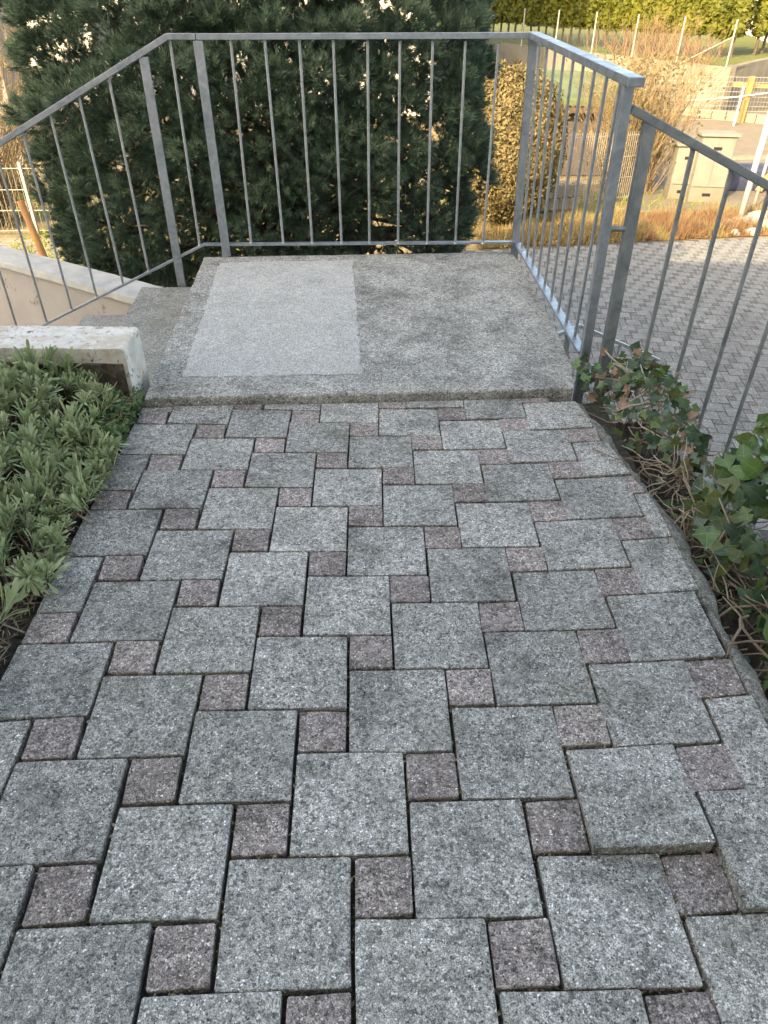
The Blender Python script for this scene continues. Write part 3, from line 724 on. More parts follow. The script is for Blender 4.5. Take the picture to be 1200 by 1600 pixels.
# ================================================================== IVY ON THE RIGHT
def leaf_mesh(name, kind, seed, m, size=1.0):
    r = random.Random(seed); pts = []
    if kind == 'ivy':
        tips = [(-152, .56), (-120, .50), (-80, .82), (-46, .63), (-14, .86), (0, 1.02), (14, .86), (46, .63), (80, .82), (120, .50), (152, .56)]
    else:
        tips = [(-165, .30), (-130, .5), (-90, .55), (-50, .62), (-22, .82), (0, 1.08), (22, .82), (50, .62), (90, .55), (130, .5), (165, .30)]
    V = [Vector((0, 0, 0))]; F = []; cup = r.uniform(-.35, .45); fold = r.uniform(.0, .35)
    for a, l in tips:
        a = R(a + r.uniform(-5, 5)); l *= r.uniform(.9, 1.1)
        x, y = math.sin(a) * l, math.cos(a) * l
        V.append(Vector((x, y, -cup * (x*x + y*y) * .5 + fold * abs(x) * .6 + r.uniform(-.04, .04))))
        V_ = Vector((math.sin(a) * l * .55, math.cos(a) * l * .55, -cup * .3 * l * l * .5 + fold * abs(x) * .3)); V.append(V_)
    nt_ = len(tips)
    for i in range(nt_ - 1):
        t0, i0, t1, i1 = 1 + 2*i, 2 + 2*i, 3 + 2*i, 4 + 2*i
        F += [(0, i0, i1), (i0, t0, t1, i1)]
    V = [v * size for v in V]
    me = bpy.data.meshes.new(name); me.from_pydata(V, [], F); me.update(); me.materials.append(m)
    me.polygons.foreach_set('use_smooth', [True] * len(me.polygons)); return me
LM = {}
for k in ('ivy', 'ivy_olive', 'ivy_bright', 'ivy_yellow', 'leaf_dry'):
    LM[k] = [leaf_mesh('leaf', 'ivy', s, M[k]) for s in range(4)]; LM[k + '_o'] = [leaf_mesh('leaf', 'oval', s + 9, M[k]) for s in range(3)]
def put_leaf(par, p, size, key, up=(-.35, -.35, .8), spread=.55, stem=None):
    me = LM[key][int(rng.integers(len(LM[key])))]
    ob = link('leaf', me, None, par); ob.matrix_parent_inverse = Matrix()
    nrm = Vector(up) + Vector(tuple(rng.normal(size=3) * spread)); nrm.normalize()
    qd = nrm.to_track_quat('Z', 'Y'); ob.rotation_mode = 'QUATERNION'
    from mathutils import Quaternion
    ob.rotation_quaternion = qd @ Quaternion((0, 0, 1), rng.uniform(0, 6.28)); ob.location = Vector(p) - par.location
    s = size * rng.uniform(.7, 1.2); ob.scale = (s, s, s)
    if stem is not None: stem.tube([Vector(p), Vector(p) - nrm * .02 + Vector((jit(.02), jit(.02), -.04))], [.0012, .001], 3, False)
def twigs(name, par, n, box, L, rad, m, drop=.0, curl=.06):
    mb = MB()
    for _ in range(n):
        p = Vector([rng.uniform(a, c) for a, c in box]); d = Vector(tuple(rng.normal(size=3))); d.z *= .45; d.normalize()
        pts = [p]
        for k in range(4):
            d = (d + Vector(tuple(rng.normal(size=3) * .38))).normalized(); d.z -= drop; p = p + d * (L * rng.uniform(.6, 1.3) / 4); pts.append(p)
        mb.tube(pts, [rad, rad * .95, rad * .85, rad * .7, rad * .45], 5)
    return stuff(mb.build(name, m, par, True))
iv1 = thing('ivy_clump', 'dark ivy with bare pale twigs at the foot of the right railing posts', 'ivy', (.95, 2.25, -.1))
stm = MB()
for _ in range(300):                                          # heap at the corner
    t = rng.random(); y = 1.86 + .78 * t
    a = rng.uniform(-1, 1); cx = .955 + .03 * t; wx = .10 + .05 * math.sin(t * 3.0)
    x = cx + a * wx; hz = (.085 + .10 * math.sin(min(1, t * 1.25) * math.pi * .9)) * math.sqrt(max(0, 1 - a*a)) - .075 * abs(a) + .02 * rng.normal()
    z = hz - .015
    if a < -.6 and rng.random() < .4: continue
    key = rng.choice(['ivy', 'ivy_olive', 'leaf_dry', 'ivy_bright'], p=[.60, .22, .10, .08])
    put_leaf(iv1, (x, y, z), .031, key, up=(-.25 + a * .6, -.5, .65), spread=.45, stem=stm)
for _ in range(58):
    put_leaf(iv1, (rng.uniform(.77, .93), rng.uniform(2.44, 2.66), rng.uniform(-.02, .10)), .028, rng.choice(['ivy', 'ivy_bright', 'leaf_dry']), up=(-.3, -.5, .7), stem=stm)
stuff(stm.build('leaf_stalks', M['twig'], iv1))
twigs('bare_twigs', iv1, 34, ((.86, 1.02), (2.1, 2.55), (.01, .10)), .14, .0026, M['twig_pale'])
twigs('thick_twigs', iv1, 9, ((.90, .99), (2.1, 2.42), (.07, .12)), .16, .0048, M['twig_pale'])
twigs('dark_twigs', iv1, 80, ((.83, 1.08), (1.75, 2.60), (-.10, .05)), .15, .0028, M['twig'])
iv2 = thing('ivy_bush', 'leafy ivy with big bright green and yellow edged leaves by the right frame edge', 'ivy', (1.0, 1.5, -.1))
stm = MB()
for _ in range(295):
    t = rng.random() ** .8; y = .88 + 1.0 * t
    a = rng.uniform(-1, 1); x = 1.09 - .03 * (1 - t) + a * .14 + .02 * math.sin(y * 11)
    if x < .92 and rng.random() < .7: continue
    z = .10 * math.sqrt(max(0, 1 - a*a)) + .05 * (a > 0) - .06 * (a < -.4) + .03 * rng.normal() - .0 + (.03 if t > .5 else -.02)
    key = rng.choice(['ivy', 'ivy_olive', 'ivy_bright', 'ivy_bright_o', 'ivy_olive_o', 'ivy_yellow_o'], p=[.27, .24, .17, .16, .145, .015])
    put_leaf(iv2, (x, y, z), .047, key, up=(-.45, -.45, .75), spread=.42, stem=stm)
for _ in range(48):                                           # small leaves low beside the kerb
    y = rng.uniform(.9, 1.85); x = rng.uniform(.885, .97) 
    put_leaf(iv2, (x, y, rng.uniform(-.10, -.04)), .018, rng.choice(['ivy', 'ivy', 'ivy_bright']), stem=stm)
stuff(stm.build('leaf_stalks', M['twig'], iv2))
twigs('dry_twigs', iv2, 60, ((.88, 1.05), (1.68, 1.98), (-.07, .03)), .14, .0022, M['twig_pale'])
twigs('dark_twigs', iv2, 170, ((.88, 1.12), (.8, 1.8), (-.12, -.02)), .16, .0026, M['twig'])
twigs('roots', iv2, 9, ((.90, 1.02), (1.0, 1.7), (-.09, .0)), .26, .0042, M['twig'])
for (u, v_, zz, key, sz, lab, cat) in ((978, 716, .02, 'leaf_pink', .036, 'pinkish dry heart shaped leaf lying at the edge of the paving', 'leaf'),
                                       (1050, 763, .0, 'leaf_red', .021, 'small red leaf among the dry twigs beside the kerb', 'leaf'),
                                       (903, 641, .02, 'leaf_dry', .02, 'orange brown withered leaf at the front corner of the landing', 'leaf')):
    me = leaf_mesh('fallen_leaf', 'oval', 5, M[key]); p = pl(u, v_, zz)
    ob = link('fallen_leaf', me, None); ob.location = p; ob.scale = (sz,) * 3; ob.rotation_euler = (R(25), R(-15), R(200)); tag(ob, lab, cat)
lt = MB()
pts = [pl(230, 612, .042), pl(245, 606, .046), pl(262, 601, .045), pl(278, 600, .043)]
lt.tube(pts, [.0015, .0018, .0015, .001], 4); tag(lt.build('dry_twig', M['twig']), 'short dark twig lying on the left front corner of the landing', 'twig')
lt = MB().tube([pl(925, 700, .006), pl(960, 716, .012), pl(1010, 722, .02), pl(1055, 740, .02), pl(1085, 746, .02)], [.0016, .0018, .002, .002, .0016], 5)
tag(lt.build('ivy_tendril', M['twig']), 'long thin brown tendril lying across the paving edge past the pinkish leaf', 'twig')

# ================================================================== BEYOND THE DRIVEWAY
# grassy planting strip
n = 15000; u = rng.uniform(0, 1, n); x = 1.6 + u * 6.2; yb = 13.30 + (x - 4.6) * .2
y = yb + rng.uniform(0, 1, n) ** 1.3 * 1.5 ; hgt = .28 * (.6 + .4 * np.sin(x * 3.1) ** 2) * rng.uniform(.5, 1.25, n) * np.clip((y - yb) / .25 + .4, .4, 1)
P = np.stack([x, y, np.full(n, ZD)], 1); D = rng.normal(size=(n, 3)) * .38; D[:, 2] = 1
red = (x > 4.7) & (x < 7.3) & (np.sin(x * 5.3 + y * 3) > -.5)
for msk, nm, mt, lab in ((red, 'reddish_grass', 'redgrass', 'reddish grassy plants along the far edge of the driveway'), (~red, 'dry_grass', 'drygrass', 'straw coloured dry grass along the far edge of the driveway')):
    V, T = blades(P[msk], D[msk], hgt[msk] * 1.2, .022); tag(link(nm, raw(nm, V, T), M[mt]), lab, 'grass', kind='stuff')
n = 5000; x = rng.uniform(-8, 7.5, n); y = rng.uniform(14.3, 17.5, n); x[:1800] = rng.uniform(-6.5, -2.5, 1800); y[:1800] = rng.uniform(11.2, 13.5, 1800)
D = rng.normal(size=(n, 3)) * .5; D[:, 2] = 1
V, T = blades(np.stack([x, y, np.full(n, ZD)], 1), D, rng.uniform(.06, .16, n), .03)
tag(link('green_grass_tufts', raw('green_grass_tufts', V, T), M['greengrass']), 'bright green grass tufts in the sunny garden beyond the pine', 'grass', kind='stuff')

def cyp(name, label, c, rx, ry, h, n, m, lump=.12, size=.05, cat='shrub', group=None, trunk=True, z0=ZD):
    t = thing(name, label, cat, (c[0], c[1], z0), group)
    d = unit(rng.normal(size=(n, 3))); s = rng.uniform(.80, 1.0, n)
    lumpf = 1 + lump * np.sin(d[:, 0] * 9 + 1) * np.sin(d[:, 2] * 11) * np.cos(d[:, 1] * 8)
    P = d * (s * lumpf)[:, None] * np.array([rx, ry, h / 2]) + np.array([c[0], c[1], z0 + h / 2 + .1])
    V, T = flecks(P, d + rng.normal(size=d.shape) * .6, rng.uniform(.6, 1.2, n) * size, 2.0)
    stuff(link('foliage', raw('foliage', V, T), m, t))
    if trunk: MB().tube([(c[0], c[1], z0 - .05), (c[0], c[1], z0 + h * .6)], [.09, .05], 7).build('trunk', M['bark'], t, True)
    return t
p = pl(822, 362, ZD); cyp('golden_shrub', 'tall rounded golden shrub behind the right corner of the railing', (p.x - .50, p.y + .1), 1.05, .9, 2.6, 30000, M['gold'], .10, .042)
p = pl(748, 330, ZD); 
def bare(name, label, c, w, d, h, n, m, cat='shrub', seglen=.3, rad=.008, z0=ZD, leaves=0):
    t = thing(name, label, cat, (c[0], c[1], z0)); mb = MB()
    for _ in range(n):
        p = Vector((c[0] + jit(w * .28), c[1] + jit(d * .28), z0)); dd = Vector((jit(.55) * w / h * 1.6, jit(.55) * d / h * 1.6, 1)).normalized(); L = h * random.uniform(.45, 1.08)
        pts = [p]
        for k in range(4):
            dd = (dd + Vector((jit(.16), jit(.16), .06))).normalized(); p = p + dd * L / 4; pts.append(p)
        mb.tube(pts, [rad * 1.6, rad * 1.3, rad, rad * .8, rad * .4], 3, False)
        for q in range(5):
            k = random.randint(1, 3); a = pts[k].lerp(pts[k+1], random.random()); e = (dd + Vector((jit(.9), jit(.9), jit(.4)))).normalized()
            mb.tube([a, a + e * L * .12, a + (e + Vector((0, 0, .35))) * L * .2], [rad * .7, rad * .55, rad * .3], 3, False)
    stuff(mb.build('branches', m, t))
    if leaves:
        P = np.stack([c[0] + rng.normal(size=leaves) * w * .3, c[1] + rng.normal(size=leaves) * d * .3, z0 + rng.uniform(.1, .95, leaves) ** .8 * h], 1)
        V, T = flecks(P, rng.normal(size=P.shape), .06, 1.7); stuff(link('foliage', raw('foliage', V, T), M['gold'], t))
    return t
p = pl(1010, 302, ZD); bare('bare_twiggy_shrub', 'tall leafless golden brown shrub behind the sloping handrail', (p.x - .45, p.y + .2), 1.9, 1.4, 2.75, 340, M['goldtwig'], leaves=1500, rad=.0065)
p = pl(960, 300, ZD); cyp('ivy_covered_post', 'low leafy golden bush beside the white wire fence', (p.x, p.y + .1), .42, .42, 1.9, 1600, M['gold'], .15, .09)
bare('bare_shrub_on_left', 'sunlit golden bare shrub left of the pine', (-9.2, 16.2), 4.2, 2.5, 3.3, 330, M['goldtwig'], leaves=1500)
bare('dry_hedge_plant', 'low tangled golden shrub behind the left wire fence', (-7.6, 13.9), 2.0, 1.2, 2.2, 170, M['goldtwig'], leaves=600)
bare('pale_bare_shrub', 'pale bare shrub glimpsed between pine and golden shrub', (1.9, 15.6), 1.5, 1.2, 2.0, 120, M['goldtwig'], leaves=300)

for k, (u, v_, hh_, lab) in enumerate(((985, 88, 1.3, 'low reddish bramble against the chain link fence, left of the tall bare shrub'), (1035, 94, 1.9, 'tall thin bramble rising before the hedge above the bare shrub'), (1085, 100, 1.2, 'low bramble near the braced end post of the chain link fence'))):
    p = pl(u, v_, -.66); bare('bramble', lab, (p.x, p.y + .4), 2.6, .7, hh_, 60, M['bramble'], 'bramble', rad=.010, z0=-.7)
# wire panel fences
def wire_fence(name, label, a, c, h, z0=ZD, step=.05, rad=.006, rows=(.05, .35, .65, .95), posts=True):
    a, c = Vector(a), Vector(c); t = thing(name, label, 'fence', (a.x, a.y, z0)); d = c - a; L = d.length; d.normalize(); mb = MB()
    k = 0
    while k * step <= L:
        p = a + d * (k * step); mb.tube([(p.x, p.y, z0), (p.x, p.y, z0 + h)], rad, 3, False); k += 1
    stuff(mb.build('vertical_wires', M['wire'], t))
    for r_ in rows:
        MB().tube([(a.x, a.y, z0 + h * r_), (c.x, c.y, z0 + h * r_)], rad * 1.3, 4).build('horizontal_wire', M['wire'], t)
    if posts:
        q = 0
        while q * 2.4 <= L + .1:
            p = a + d * min(q * 2.4, L); MB().box((p.x, p.y, z0 + h / 2 + .02), (.05, .05, h + .04)).build('post', M['wire'], t); q += 1
    return t
a = pl(855, 322, ZD); c = pl(985, 312, ZD)
wire_fence('wire_panel_fence', 'pale double bar wire fence in front of the little shed', a, c, 1.35)
wire_fence('garden_wire_fence', 'pale wire fence with close bars left of the pine', (-8.8, 13.2, ZD), (-4.7, 13.5, ZD), 1.15, step=.09, rad=.007)
# low light-coloured stone block edging in front of the shrub
lw = thing('low_block_wall', 'low sunlit pale block wall beside the golden shrub', 'wall', (3.4, 15.6, ZD))
a = pl(822, 332, ZD); c = pl(905, 325, ZD)
for r_ in range(2):
    for k in range(5):
        p = a.lerp(c, (k + .5 + (r_ % 2) * .3) / 5.3); MB().box((p.x, p.y, ZD + .13 + r_ * .25), (abs(c.x - a.x) / 5.3 - .015, .22, .235)).build('block', M['kerbstone'], lw, bevel=.01, seg=1)
# wooden stake left
p0 = pl(44, 415, -1.9); p1 = pl(12, 335, -1.2)
stk = MB().tube([Vector((-3.75, 8.2, ZD)), Vector((-4.1, 8.35, -.62))], [.045, .04], 8)
ob = stk.build('wooden_stake', M['wood'], None, True); tag(ob, 'leaning pale wooden stake in front of the left wire fence', 'stake')
# paved sunlit garden path on the left
gp = MB(); gp.prism([(-9.5, 11.0), (-3.6, 11.0), (-3.6, 13.0), (-9.5, 13.0)], ZD - .1, ZD + .006); gpo = struct(gp.build('garden_path', M['djoint']))
bk = MB().box((0, 0, 0), (.40, .19, .05)).mesh('brick'); bk.materials.append(M['kerbstone'])
k = 0
for j in range(9):
    for i in range(14):
        x = -9.3 + i * .42 + (j % 2) * .21
        if x > -3.8: continue
        ob = bpy.data.objects.new('brick', bk); COL.objects.link(ob); ob.parent = gpo; ob.location = (x, 11.15 + j * .215, ZD + .005 + jit(.004)); k += 1
# rocks edging on the right
for (u, v_, s) in ((1136, 352, .26), (1158, 350, .34), (1183, 346, .40), (1147, 362, .18), (1172, 361, .2), (1200, 355, .3), (1125, 345, .2)):
    p = pl(u, v_ + 6, ZD); bm = bmesh.new(); bmesh.ops.create_icosphere(bm, subdivisions=2, radius=s / 2)
    for v in bm.verts: v.co = Vector((v.co.x * 1.25, v.co.y, v.co.z * .8)) * (1 + .22 * math.sin(v.co.x * 23 + u) * math.cos(v.co.z * 19 + v.co.y * 21)) + Vector((p.x, p.y, ZD + s * .28))
    me = bpy.data.meshes.new('edging_rock'); bm.to_mesh(me); bm.free()
    lab = {1136: 'leftmost larger grey rock at the driveway edge beneath the pale pole', 1158: 'pale rock of medium size just right of the pole foot', 1183: 'largest pale rock at the right end of the driveway edge', 1147: 'small low rock in front of the pole foot', 1172: 'small flat rock in front of the two pale rocks', 1200: 'rock cut by the right frame edge', 1125: 'small shaded rock at the end of the reddish grass'}[u]
    tag(link('edging_rock', me, M['rock']), lab, 'rock', 'rocks edging the driveway')

# utility cabinets
def cabinet(label, cx, cy, w_, d_, h, rot=0.0, lips=True):
    t = thing('utility_cabinet', label, 'utility cabinet', (cx, cy, ZD), 'concrete utility cabinets beside the street')
    MB().box((cx, cy, ZD + .15), (w_ + .02, d_ + .02, .3), rot).build('plinth', M['concrete_sun'], t, bevel=.006, seg=1)
    MB().box((cx, cy, ZD + .3 + (h - .3) / 2), (w_, d_, h - .3), rot).build('body', M['box'], t, bevel=.01, seg=1)
    MB().box((cx, cy, ZD + h + .03), (w_ + .1, d_ + .1, .055), rot).build('lid', M['box'], t, bevel=.008, seg=1)
    cr, sr = math.cos(rot), math.sin(rot)
    def loc(dx, dy): return cx + dx * cr - dy * sr, cy + dx * sr + dy * cr
    for zz in (.16, h - .22):
        x, y = loc(.0, -d_ / 2 - .012); MB().box((x, y, ZD + zz), (.17, .01, .06), rot).build('vent', M['hole'], t)
    for sxx in (-1, 1):
        x, y = loc(sxx * w_ * .24, -d_ / 2 - .008); MB().box((x, y, ZD + .3 + (h - .3) * .47), (w_ * .45, .012, (h - .3) * .9), rot).build('door', M['box'], t, bevel=.004, seg=1)
    return t
p = pl(1112, 318, ZD); cabinet('large beige cabinet with two small dark vents beside the street', p.x - .12, p.y + .3, .70, .45, 1.28, R(-6))
p = pl(1063, 312, ZD); cabinet('smaller pale cabinet half hidden by the bare shrub', p.x, p.y + .25, .5, .45, 1.05, R(-6))
# pale poles
for (u, v_, r_, h, lab) in ((1152, 356, .055, 3.2, 'thick pale metal pole among the rocks at the right frame edge'), (1176, 328, .032, 2.6, 'thin pale metal pole just behind the thick one')):
    p = pl(u, v_, ZD); t = thing('metal_pole', lab, 'pole', (p.x, p.y, ZD), 'pale poles by the driveway')
    MB().tube([(p.x, p.y, ZD - .05), (p.x, p.y, ZD + h)], r_, 12).build('shaft', M['pole'], t, True)
    MB().tube([(p.x, p.y, ZD), (p.x, p.y, ZD + .12)], r_ * 1.6, 12).build('foot', M['concrete_sun'], t)
# timber boards; low dark blue block stands in for shade on the street
p = pl(1150, 300, ZD); t = thing('boards_and_shade', 'timber boards and a low dark blue block standing in for street shade right of the large cabinet', 'stack', (p.x, p.y + .6, ZD))
MB().prism([(p.x - .5, p.y), (p.x + 2.2, p.y + .2), (p.x + 2.2, p.y + 1.3), (p.x - .3, p.y + 1.1)], ZD, ZD + .42).build('shade_block', M['street_shade'], t, bevel=.05)
MB().bar((p.x - .3, p.y + 1.2, ZD + .50), (p.x + 1.6, p.y + .9, ZD + .62), .16, .07).build('board', M['kerbstone'], t)
MB().bar((p.x + .45, p.y - .12, ZD + .05), (p.x + 1.0, p.y + .3, ZD + .8), .16, .04).build('board', M['wood'], t)

# shed
p = pl(905, 290, ZD); sx_, sy_ = p.x - .06, p.y + 1.2
sh = thing('garden_shed', 'small shed with mossy green roof and orange boarded side', 'shed', (sx_, sy_, ZD))
hs = 1.55
sx_ += .25
MB().box((sx_ + .25, sy_ + .8, ZD + hs / 2), (1.5, 1.6, hs)).build('wall', M['shedgrey'], sh)
for k in range(9):
    MB().box((sx_ - .79 + .25 + 0.0, sy_ + .09 + k * .178, ZD + hs / 2), (.045, .168, hs)).build('orange_board', M['orangewall'], sh)
MB().box((sx_ - .50, sy_ - .03, ZD + hs / 2), (.07, .07, hs)).build('corner_post', M['pole'], sh)
rf = MB(); rf.add([(sx_-.85, sy_-.35, ZD+hs), (sx_+1.35, sy_-.35, ZD+hs-.05), (sx_+1.35, sy_+2.0, ZD+hs+.35), (sx_-.85, sy_+2.0, ZD+hs+.4),
                  (sx_-.85, sy_-.35, ZD+hs+.17), (sx_+1.35, sy_-.35, ZD+hs+.12), (sx_+1.35, sy_+2.0, ZD+hs+.52), (sx_-.85, sy_+2.0, ZD+hs+.57)],
                 [(0,3,2,1),(4,5,6,7),(0,1,5,4),(1,2,6,5),(2,3,7,6),(3,0,4,7)]); rf.build('roof', M['greenroof'], sh, bevel=.04)
MB().box((sx_ + .25, sy_ - .30, ZD + hs - .09), (2.1, .04, .12)).build('fascia', M['darkwood'], sh)

# lawn terrace with retaining walls; the corner of the walls stands at 33 m
ZL = -.62
cor = pd(1143, 106, 30.0); zc = cor.z
lft = pl(770, 66, zc + .25); rgt = pl(1215, 93, zc + .1)
mid = pl(938, 84, zc + .1)
def wallseg(t, a, c, za, zb, m, nm='wall_panel', th=.3, pan=2.4):
    a, c = Vector(a), Vector(c); d = Vector((c.x - a.x, c.y - a.y, 0)); L = d.length; n = max(1, int(L / pan)); d.normalize(); sd = Vector((-d.y, d.x, 0))
    if sd.y < 0: sd = -sd
    for k in range(n):
        p, q = a + d * (L * k / n + .01), a + d * (L * (k + 1) / n - .01)
        t0, t1 = za + (zb - za) * k / n, za + (zb - za) * (k + 1) / n
        V = [(p.x, p.y, ZD - .1), (q.x, q.y, ZD - .1), (q.x + sd.x*th, q.y + sd.y*th, ZD - .1), (p.x + sd.x*th, p.y + sd.y*th, ZD - .1),
             (p.x, p.y, t0), (q.x, q.y, t1), (q.x + sd.x*th, q.y + sd.y*th, t1), (p.x + sd.x*th, p.y + sd.y*th, t0)]
        MB().add(V, [(0,3,2,1),(4,5,6,7),(0,1,5,4),(1,2,6,5),(2,3,7,6),(3,0,4,7)]).build(nm, m, t)
rw = thing('terrace_wall', 'long concrete retaining wall below the lawn and thuja hedge', 'wall', (cor.x, cor.y, ZD))
wallseg(rw, (cor.x, cor.y), (mid.x, mid.y), zc, zc + .1, M['concrete_sun']) if False else wallseg(rw, (cor.x, cor.y, 0), (mid.x, mid.y, 0), zc, zc + .1, M['concrete_sun'])
wallseg(rw, (mid.x, mid.y, 0), (lft.x, lft.y, 0), zc + .1, zc + .25, M['concrete_sun'])
left2 = lft + (lft - mid) * .6
wallseg(rw, (lft.x, lft.y, 0), (left2.x, left2.y, 0), zc + .25, zc + .3, M['concrete_sun'])
rw2 = thing('side_terrace_wall', 'shaded concrete wall running back beside the street on the right', 'wall', (rgt.x, rgt.y, ZD))
rg2 = rgt + (rgt - cor) * .6
wallseg(rw2, (cor.x + .02, cor.y + .3, 0), (rg2.x, rg2.y, 0), zc - .02, zc + .3, M['concrete_sun'])
# lawn surface, rising gently
V = []; ny, nx = 26, 30
L0 = [left2 + (-(mid - left2)) * .2, left2, lft, mid, cor, rg2]
lawnpts = [(left2.x, left2.y), (lft.x, lft.y), (mid.x, mid.y), (cor.x, cor.y), (rg2.x, rg2.y)]
rows = []
for k in range(14):
    t = k / 13; rows.append([(x * (1 + t * .9) , y + .2 + t * 55, (zc + .0) + (.30 if i < 1 else .22 if i < 2 else .07 if i < 3 else -.04 if i < 4 else .2) + t * .55 - (0.03)) for i, (x, y) in enumerate(lawnpts)])
V, F = strip_mesh(rows); me = bpy.data.meshes.new('lawn'); me.from_pydata(V, [], [f[::-1] for f in F]); me.update(); struct(link('lawn', me, M['lawn']))

# thuja hedge: single columns
def thuja_mesh(seed, h=3.0, r=.42, n=1700):
    g_ = np.random.default_rng(seed); t = g_.random(n) ** .9; a = g_.uniform(0, 2*math.pi, n)
    prof = np.where(t < .1, .55 + t * 4.5, np.where(t > .8, 1 - ((t - .8) / .2) ** 2 * .85, 1.0))
    rr = r * prof * (1 + .22 * np.sin(a * 3 + seed) * np.sin(t * 17 + seed * 2) + .10 * np.sin(a * 7 + t * 40)) * g_.uniform(.78, 1.03, n)
    P = np.stack([np.cos(a) * rr, np.sin(a) * rr, .75 + t * (h - .75)], 1)
    Nn = np.stack([np.cos(a), np.sin(a), g_.normal(size=n) * .4 + .3], 1) + g_.normal(size=(n, 3)) * .45
    V, T = flecks(P, Nn, g_.uniform(.09, .17, n), 1.8); me = raw('foliage', V, T); me.materials.append(M['thuja']); return me
TH = [thuja_mesh(s) for s in range(5)]
tm = MB().tube([(0, 0, -.3), (.02, 0, .5), (0, 0, 1.3)], [.07, .06, .04], 6).mesh('trunk'); tm.materials.append(M['bark'])
hs_, he_ = Vector((pl(640, 47, zc + .35).x, pl(640, 47, zc + .35).y, 0)), Vector((pl(1150, 92, zc + .0).x, pl(1150, 92, zc + .0).y, 0))
def hedge(a, c, n, lab, group, zf):
    for k in range(n):
        t_ = (k + .5) / n; p = a.lerp(c, t_)
        z = zf(t_); t = thing('thuja_tree', lab(k, n), 'tree', (p.x, p.y, z), group)
        for me, nm in ((TH[k * 3 % 5], 'foliage'), (tm, 'trunk')):
            ob = bpy.data.objects.new(nm, me); COL.objects.link(ob); ob.parent = t
            if nm == 'foliage': ob['kind'] = 'stuff'
        t.rotation_euler.z = k * 1.7; s = 1 + jit(.08); t.scale = (s, s, s * (1 + jit(.06)))
LAB = lambda k, n: 'dull green shaded thuja column in the left part of the hedge behind the lawn' if k < 21 else 'bright yellow green sunlit thuja column in the hedge behind the chain link fence'
hedge(hs_, he_, 40, LAB, 'thuja columns of the long hedge', lambda t: zc + .30 - .3 * t)
h2 = Vector((he_.x + 9, he_.y + 9, 0))
hedge(he_ + Vector((.8, .6, 0)), h2, 14, lambda k, n: 'dark shaded thuja column in the hedge at the upper right corner', 'thuja columns at the upper right', lambda t: zc + .05 + .2 * t)

# chain-link fence on the wall
cf = thing('chain_link_fence', 'chain link fence with slim pale posts on top of the retaining wall', 'fence', (cor.x, cor.y, zc))
a = Vector((cor.x - .15, cor.y + .15, zc - .02)); c = Vector((lft.x, lft.y + .15, zc + .2)); Lf = (c - a).length; mb = MB(); HF = 1.45
k = 0
while k * 2.2 < Lf:
    p = a.lerp(c, k * 2.2 / Lf); MB().tube([(p.x, p.y, p.z), (p.x, p.y, p.z + HF)], .03, 6).build('post', M['wire'], cf); k += 1
p = a.lerp(c, 2.0 / Lf); MB().tube([(p.x, p.y, p.z), (a.x, a.y, a.z + HF * .65)], .025, 5).build('brace', M['wire'], cf)
nst = int(Lf / .16)
for k in range(nst):
    for s in (-1, 1):
        t0 = k / nst; t1 = t0 + s * HF * .62 / Lf
        if 0 <= t1 <= 1:
            p, q = a.lerp(c, t0), a.lerp(c, t1); mb.tube([p, q + Vector((0, 0, HF * .62))], .003, 3, False)
stuff(mb.build('wire_mesh', M['mesh'], cf))

# wooden post and rail fence by the street
wf = thing('wooden_rail_fence', 'orange wooden post with one long rail and wire mesh beside the street', 'fence', tuple(pl(1156, 192, ZD)))
p = pl(1156, 192, ZD); tp = pd(1175, 119, p.y)
MB().box((p.x, p.y, (ZD + tp.z) / 2), (.16, .16, tp.z - ZD)).build('post', M['wood'], wf)
l0 = pd(1072, 128, p.y + 2.5); r0 = pd(1225, 136, p.y - .3)
MB().bar(l0, r0, .05, .13, (0, 1, 0)).build('rail', M['wood'], wf)
pq = pl(1146, 197, ZD); tq = pd(1166, 135, pq.y); MB().tube([pq, (pq.x, pq.y, tq.z)], .04, 6).build('metal_post', M['pole'], wf)
MB().tube([pd(1075, 157, p.y + 1.2), pd(1146, 152, p.y), pd(1225, 142, p.y - .5)], .022, 5).build('metal_rail', M['pole'], wf)
mb = MB()
for k in range(40):
    xx = r0.x - k * .12; mb.tube([(xx, p.y + .1, tp.z - .05), (xx, p.y + .1, ZD + .35)], .006, 3, False)
for k in range(10): mb.tube([(r0.x, p.y + .1, tp.z - .05 - k * .15), (r0.x - 4.7, p.y + .6, tp.z - .05 - k * .15)], .006, 3, False)
stuff(mb.build('wire_mesh', M['wire'], wf))
# low stone kerb line along the street
ks = thing('stone_kerb', 'low pale stone kerb running along the far side of the street', 'kerb', (9, 26, ZD))
a, c = pl(1070, 180, ZD), pl(1230, 198, ZD)
for k in range(7):
    p_, q_ = a.lerp(c, k / 7 + .004), a.lerp(c, (k + 1) / 7 - .004); MB().bar(p_ + Vector((0, 0, .14)), q_ + Vector((0, 0, .14)), .3, .3, (0, 1, 0)).build('kerb_stone', M['kerbstone'], ks, bevel=.02, seg=1)

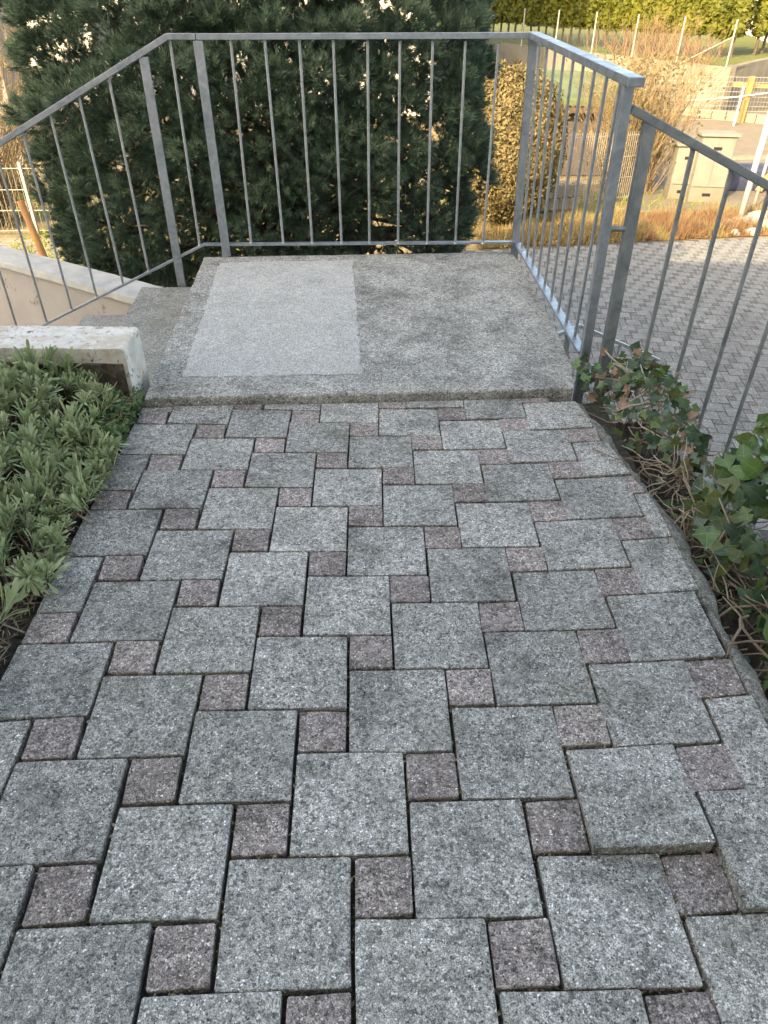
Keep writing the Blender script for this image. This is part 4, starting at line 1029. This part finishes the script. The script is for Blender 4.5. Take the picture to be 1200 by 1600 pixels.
# ================================================================== BUILDINGS
def house(name, label, x0, x1, y0, y1, z0, z1, ridge, wm, rm, wins=()):
    t = thing(name, label, 'house', ((x0+x1)/2, (y0+y1)/2, z0))
    MB().box(((x0+x1)/2, (y0+y1)/2, (z0+z1)/2), (x1-x0, y1-y0, z1-z0)).build('wall', wm, t)
    e = .5; ym = (y0+y1)/2
    MB().add([(x0-e, y0-e, z1-.05), (x1+e, y0-e, z1-.05), (x1+e, y1+e, z1-.05), (x0-e, y1+e, z1-.05), (x0-e, ym, z1+ridge), (x1+e, ym, z1+ridge)],
             [(0,3,2,1), (0,1,5,4), (2,3,4,5), (1,2,5), (3,0,4)]).build('roof', rm, t)
    for (x, z, side) in wins:
        y = y0 - .02 if side < 0 else y1 + .02
        f = MB().box((x, y, z), (1.2, .12, 1.4)).build('window', M['whitepaint'], t)
        MB().box((x, y + side * .065, z), (1.04, .02, 1.24)).build('pane', M['glass'], f)
    return t
# the house this path belongs to (stands behind the camera; its shade covers path, pine and driveway)
house('home_building', 'plastered house behind the viewer whose shade covers the path', -13.5, 10.5, -9.5, -1.6, ZD, 6.3, .9, M['plaster'], M['tileroof'], [(x, 1.6, 1) for x in (-10, -6, -2.5, 3)])
# unseen house added behind the pine to shade the left half of the hedge
house('hedge_shade_house', 'unseen house added behind the big pine to shade the hedge', -16, 1.6, 30, 36.5, ZD, 10.4, 2.6, M['plaster'], M['tileroof'], [(x, .2, -1) for x in (-10, -6, -2)])
# white block building upper left
bw = thing('white_block_house', 'white block walled building at the upper left behind the pine', 'house', (-13, 20.5, ZD))
MB().box((-14.0, 21.0, 1.2), (9.0, 1.6, 7.0)).build('wall', M['mortarline'], bw)
bm_ = MB().box((0, 0, 0), (.435, .06, .215)).mesh('block'); bm_.materials.append(M['block'])
k = 0
for j in range(14):
    for i in range(12):
        x = -9.8 - i * .45 - (j % 2) * .22; z = 2.3 - j * .228
        ob = bpy.data.objects.new('block', bm_); COL.objects.link(ob); ob.parent = bw; ob.location = Vector((x, 20.18, z)) - bw.location; k += 1
# dark-roofed house far right behind the hedge
far = pl(1150, 40, zc)
house('far_house', 'dark roofed house with white wall just above the hedge at upper right', 20, 34, 56, 64, -1, 3.6, 2.4, M['plaster'], M['darkwood'], [(23, 2.3, -1), (26, 2.3, -1), (29, 2.3, -1)])
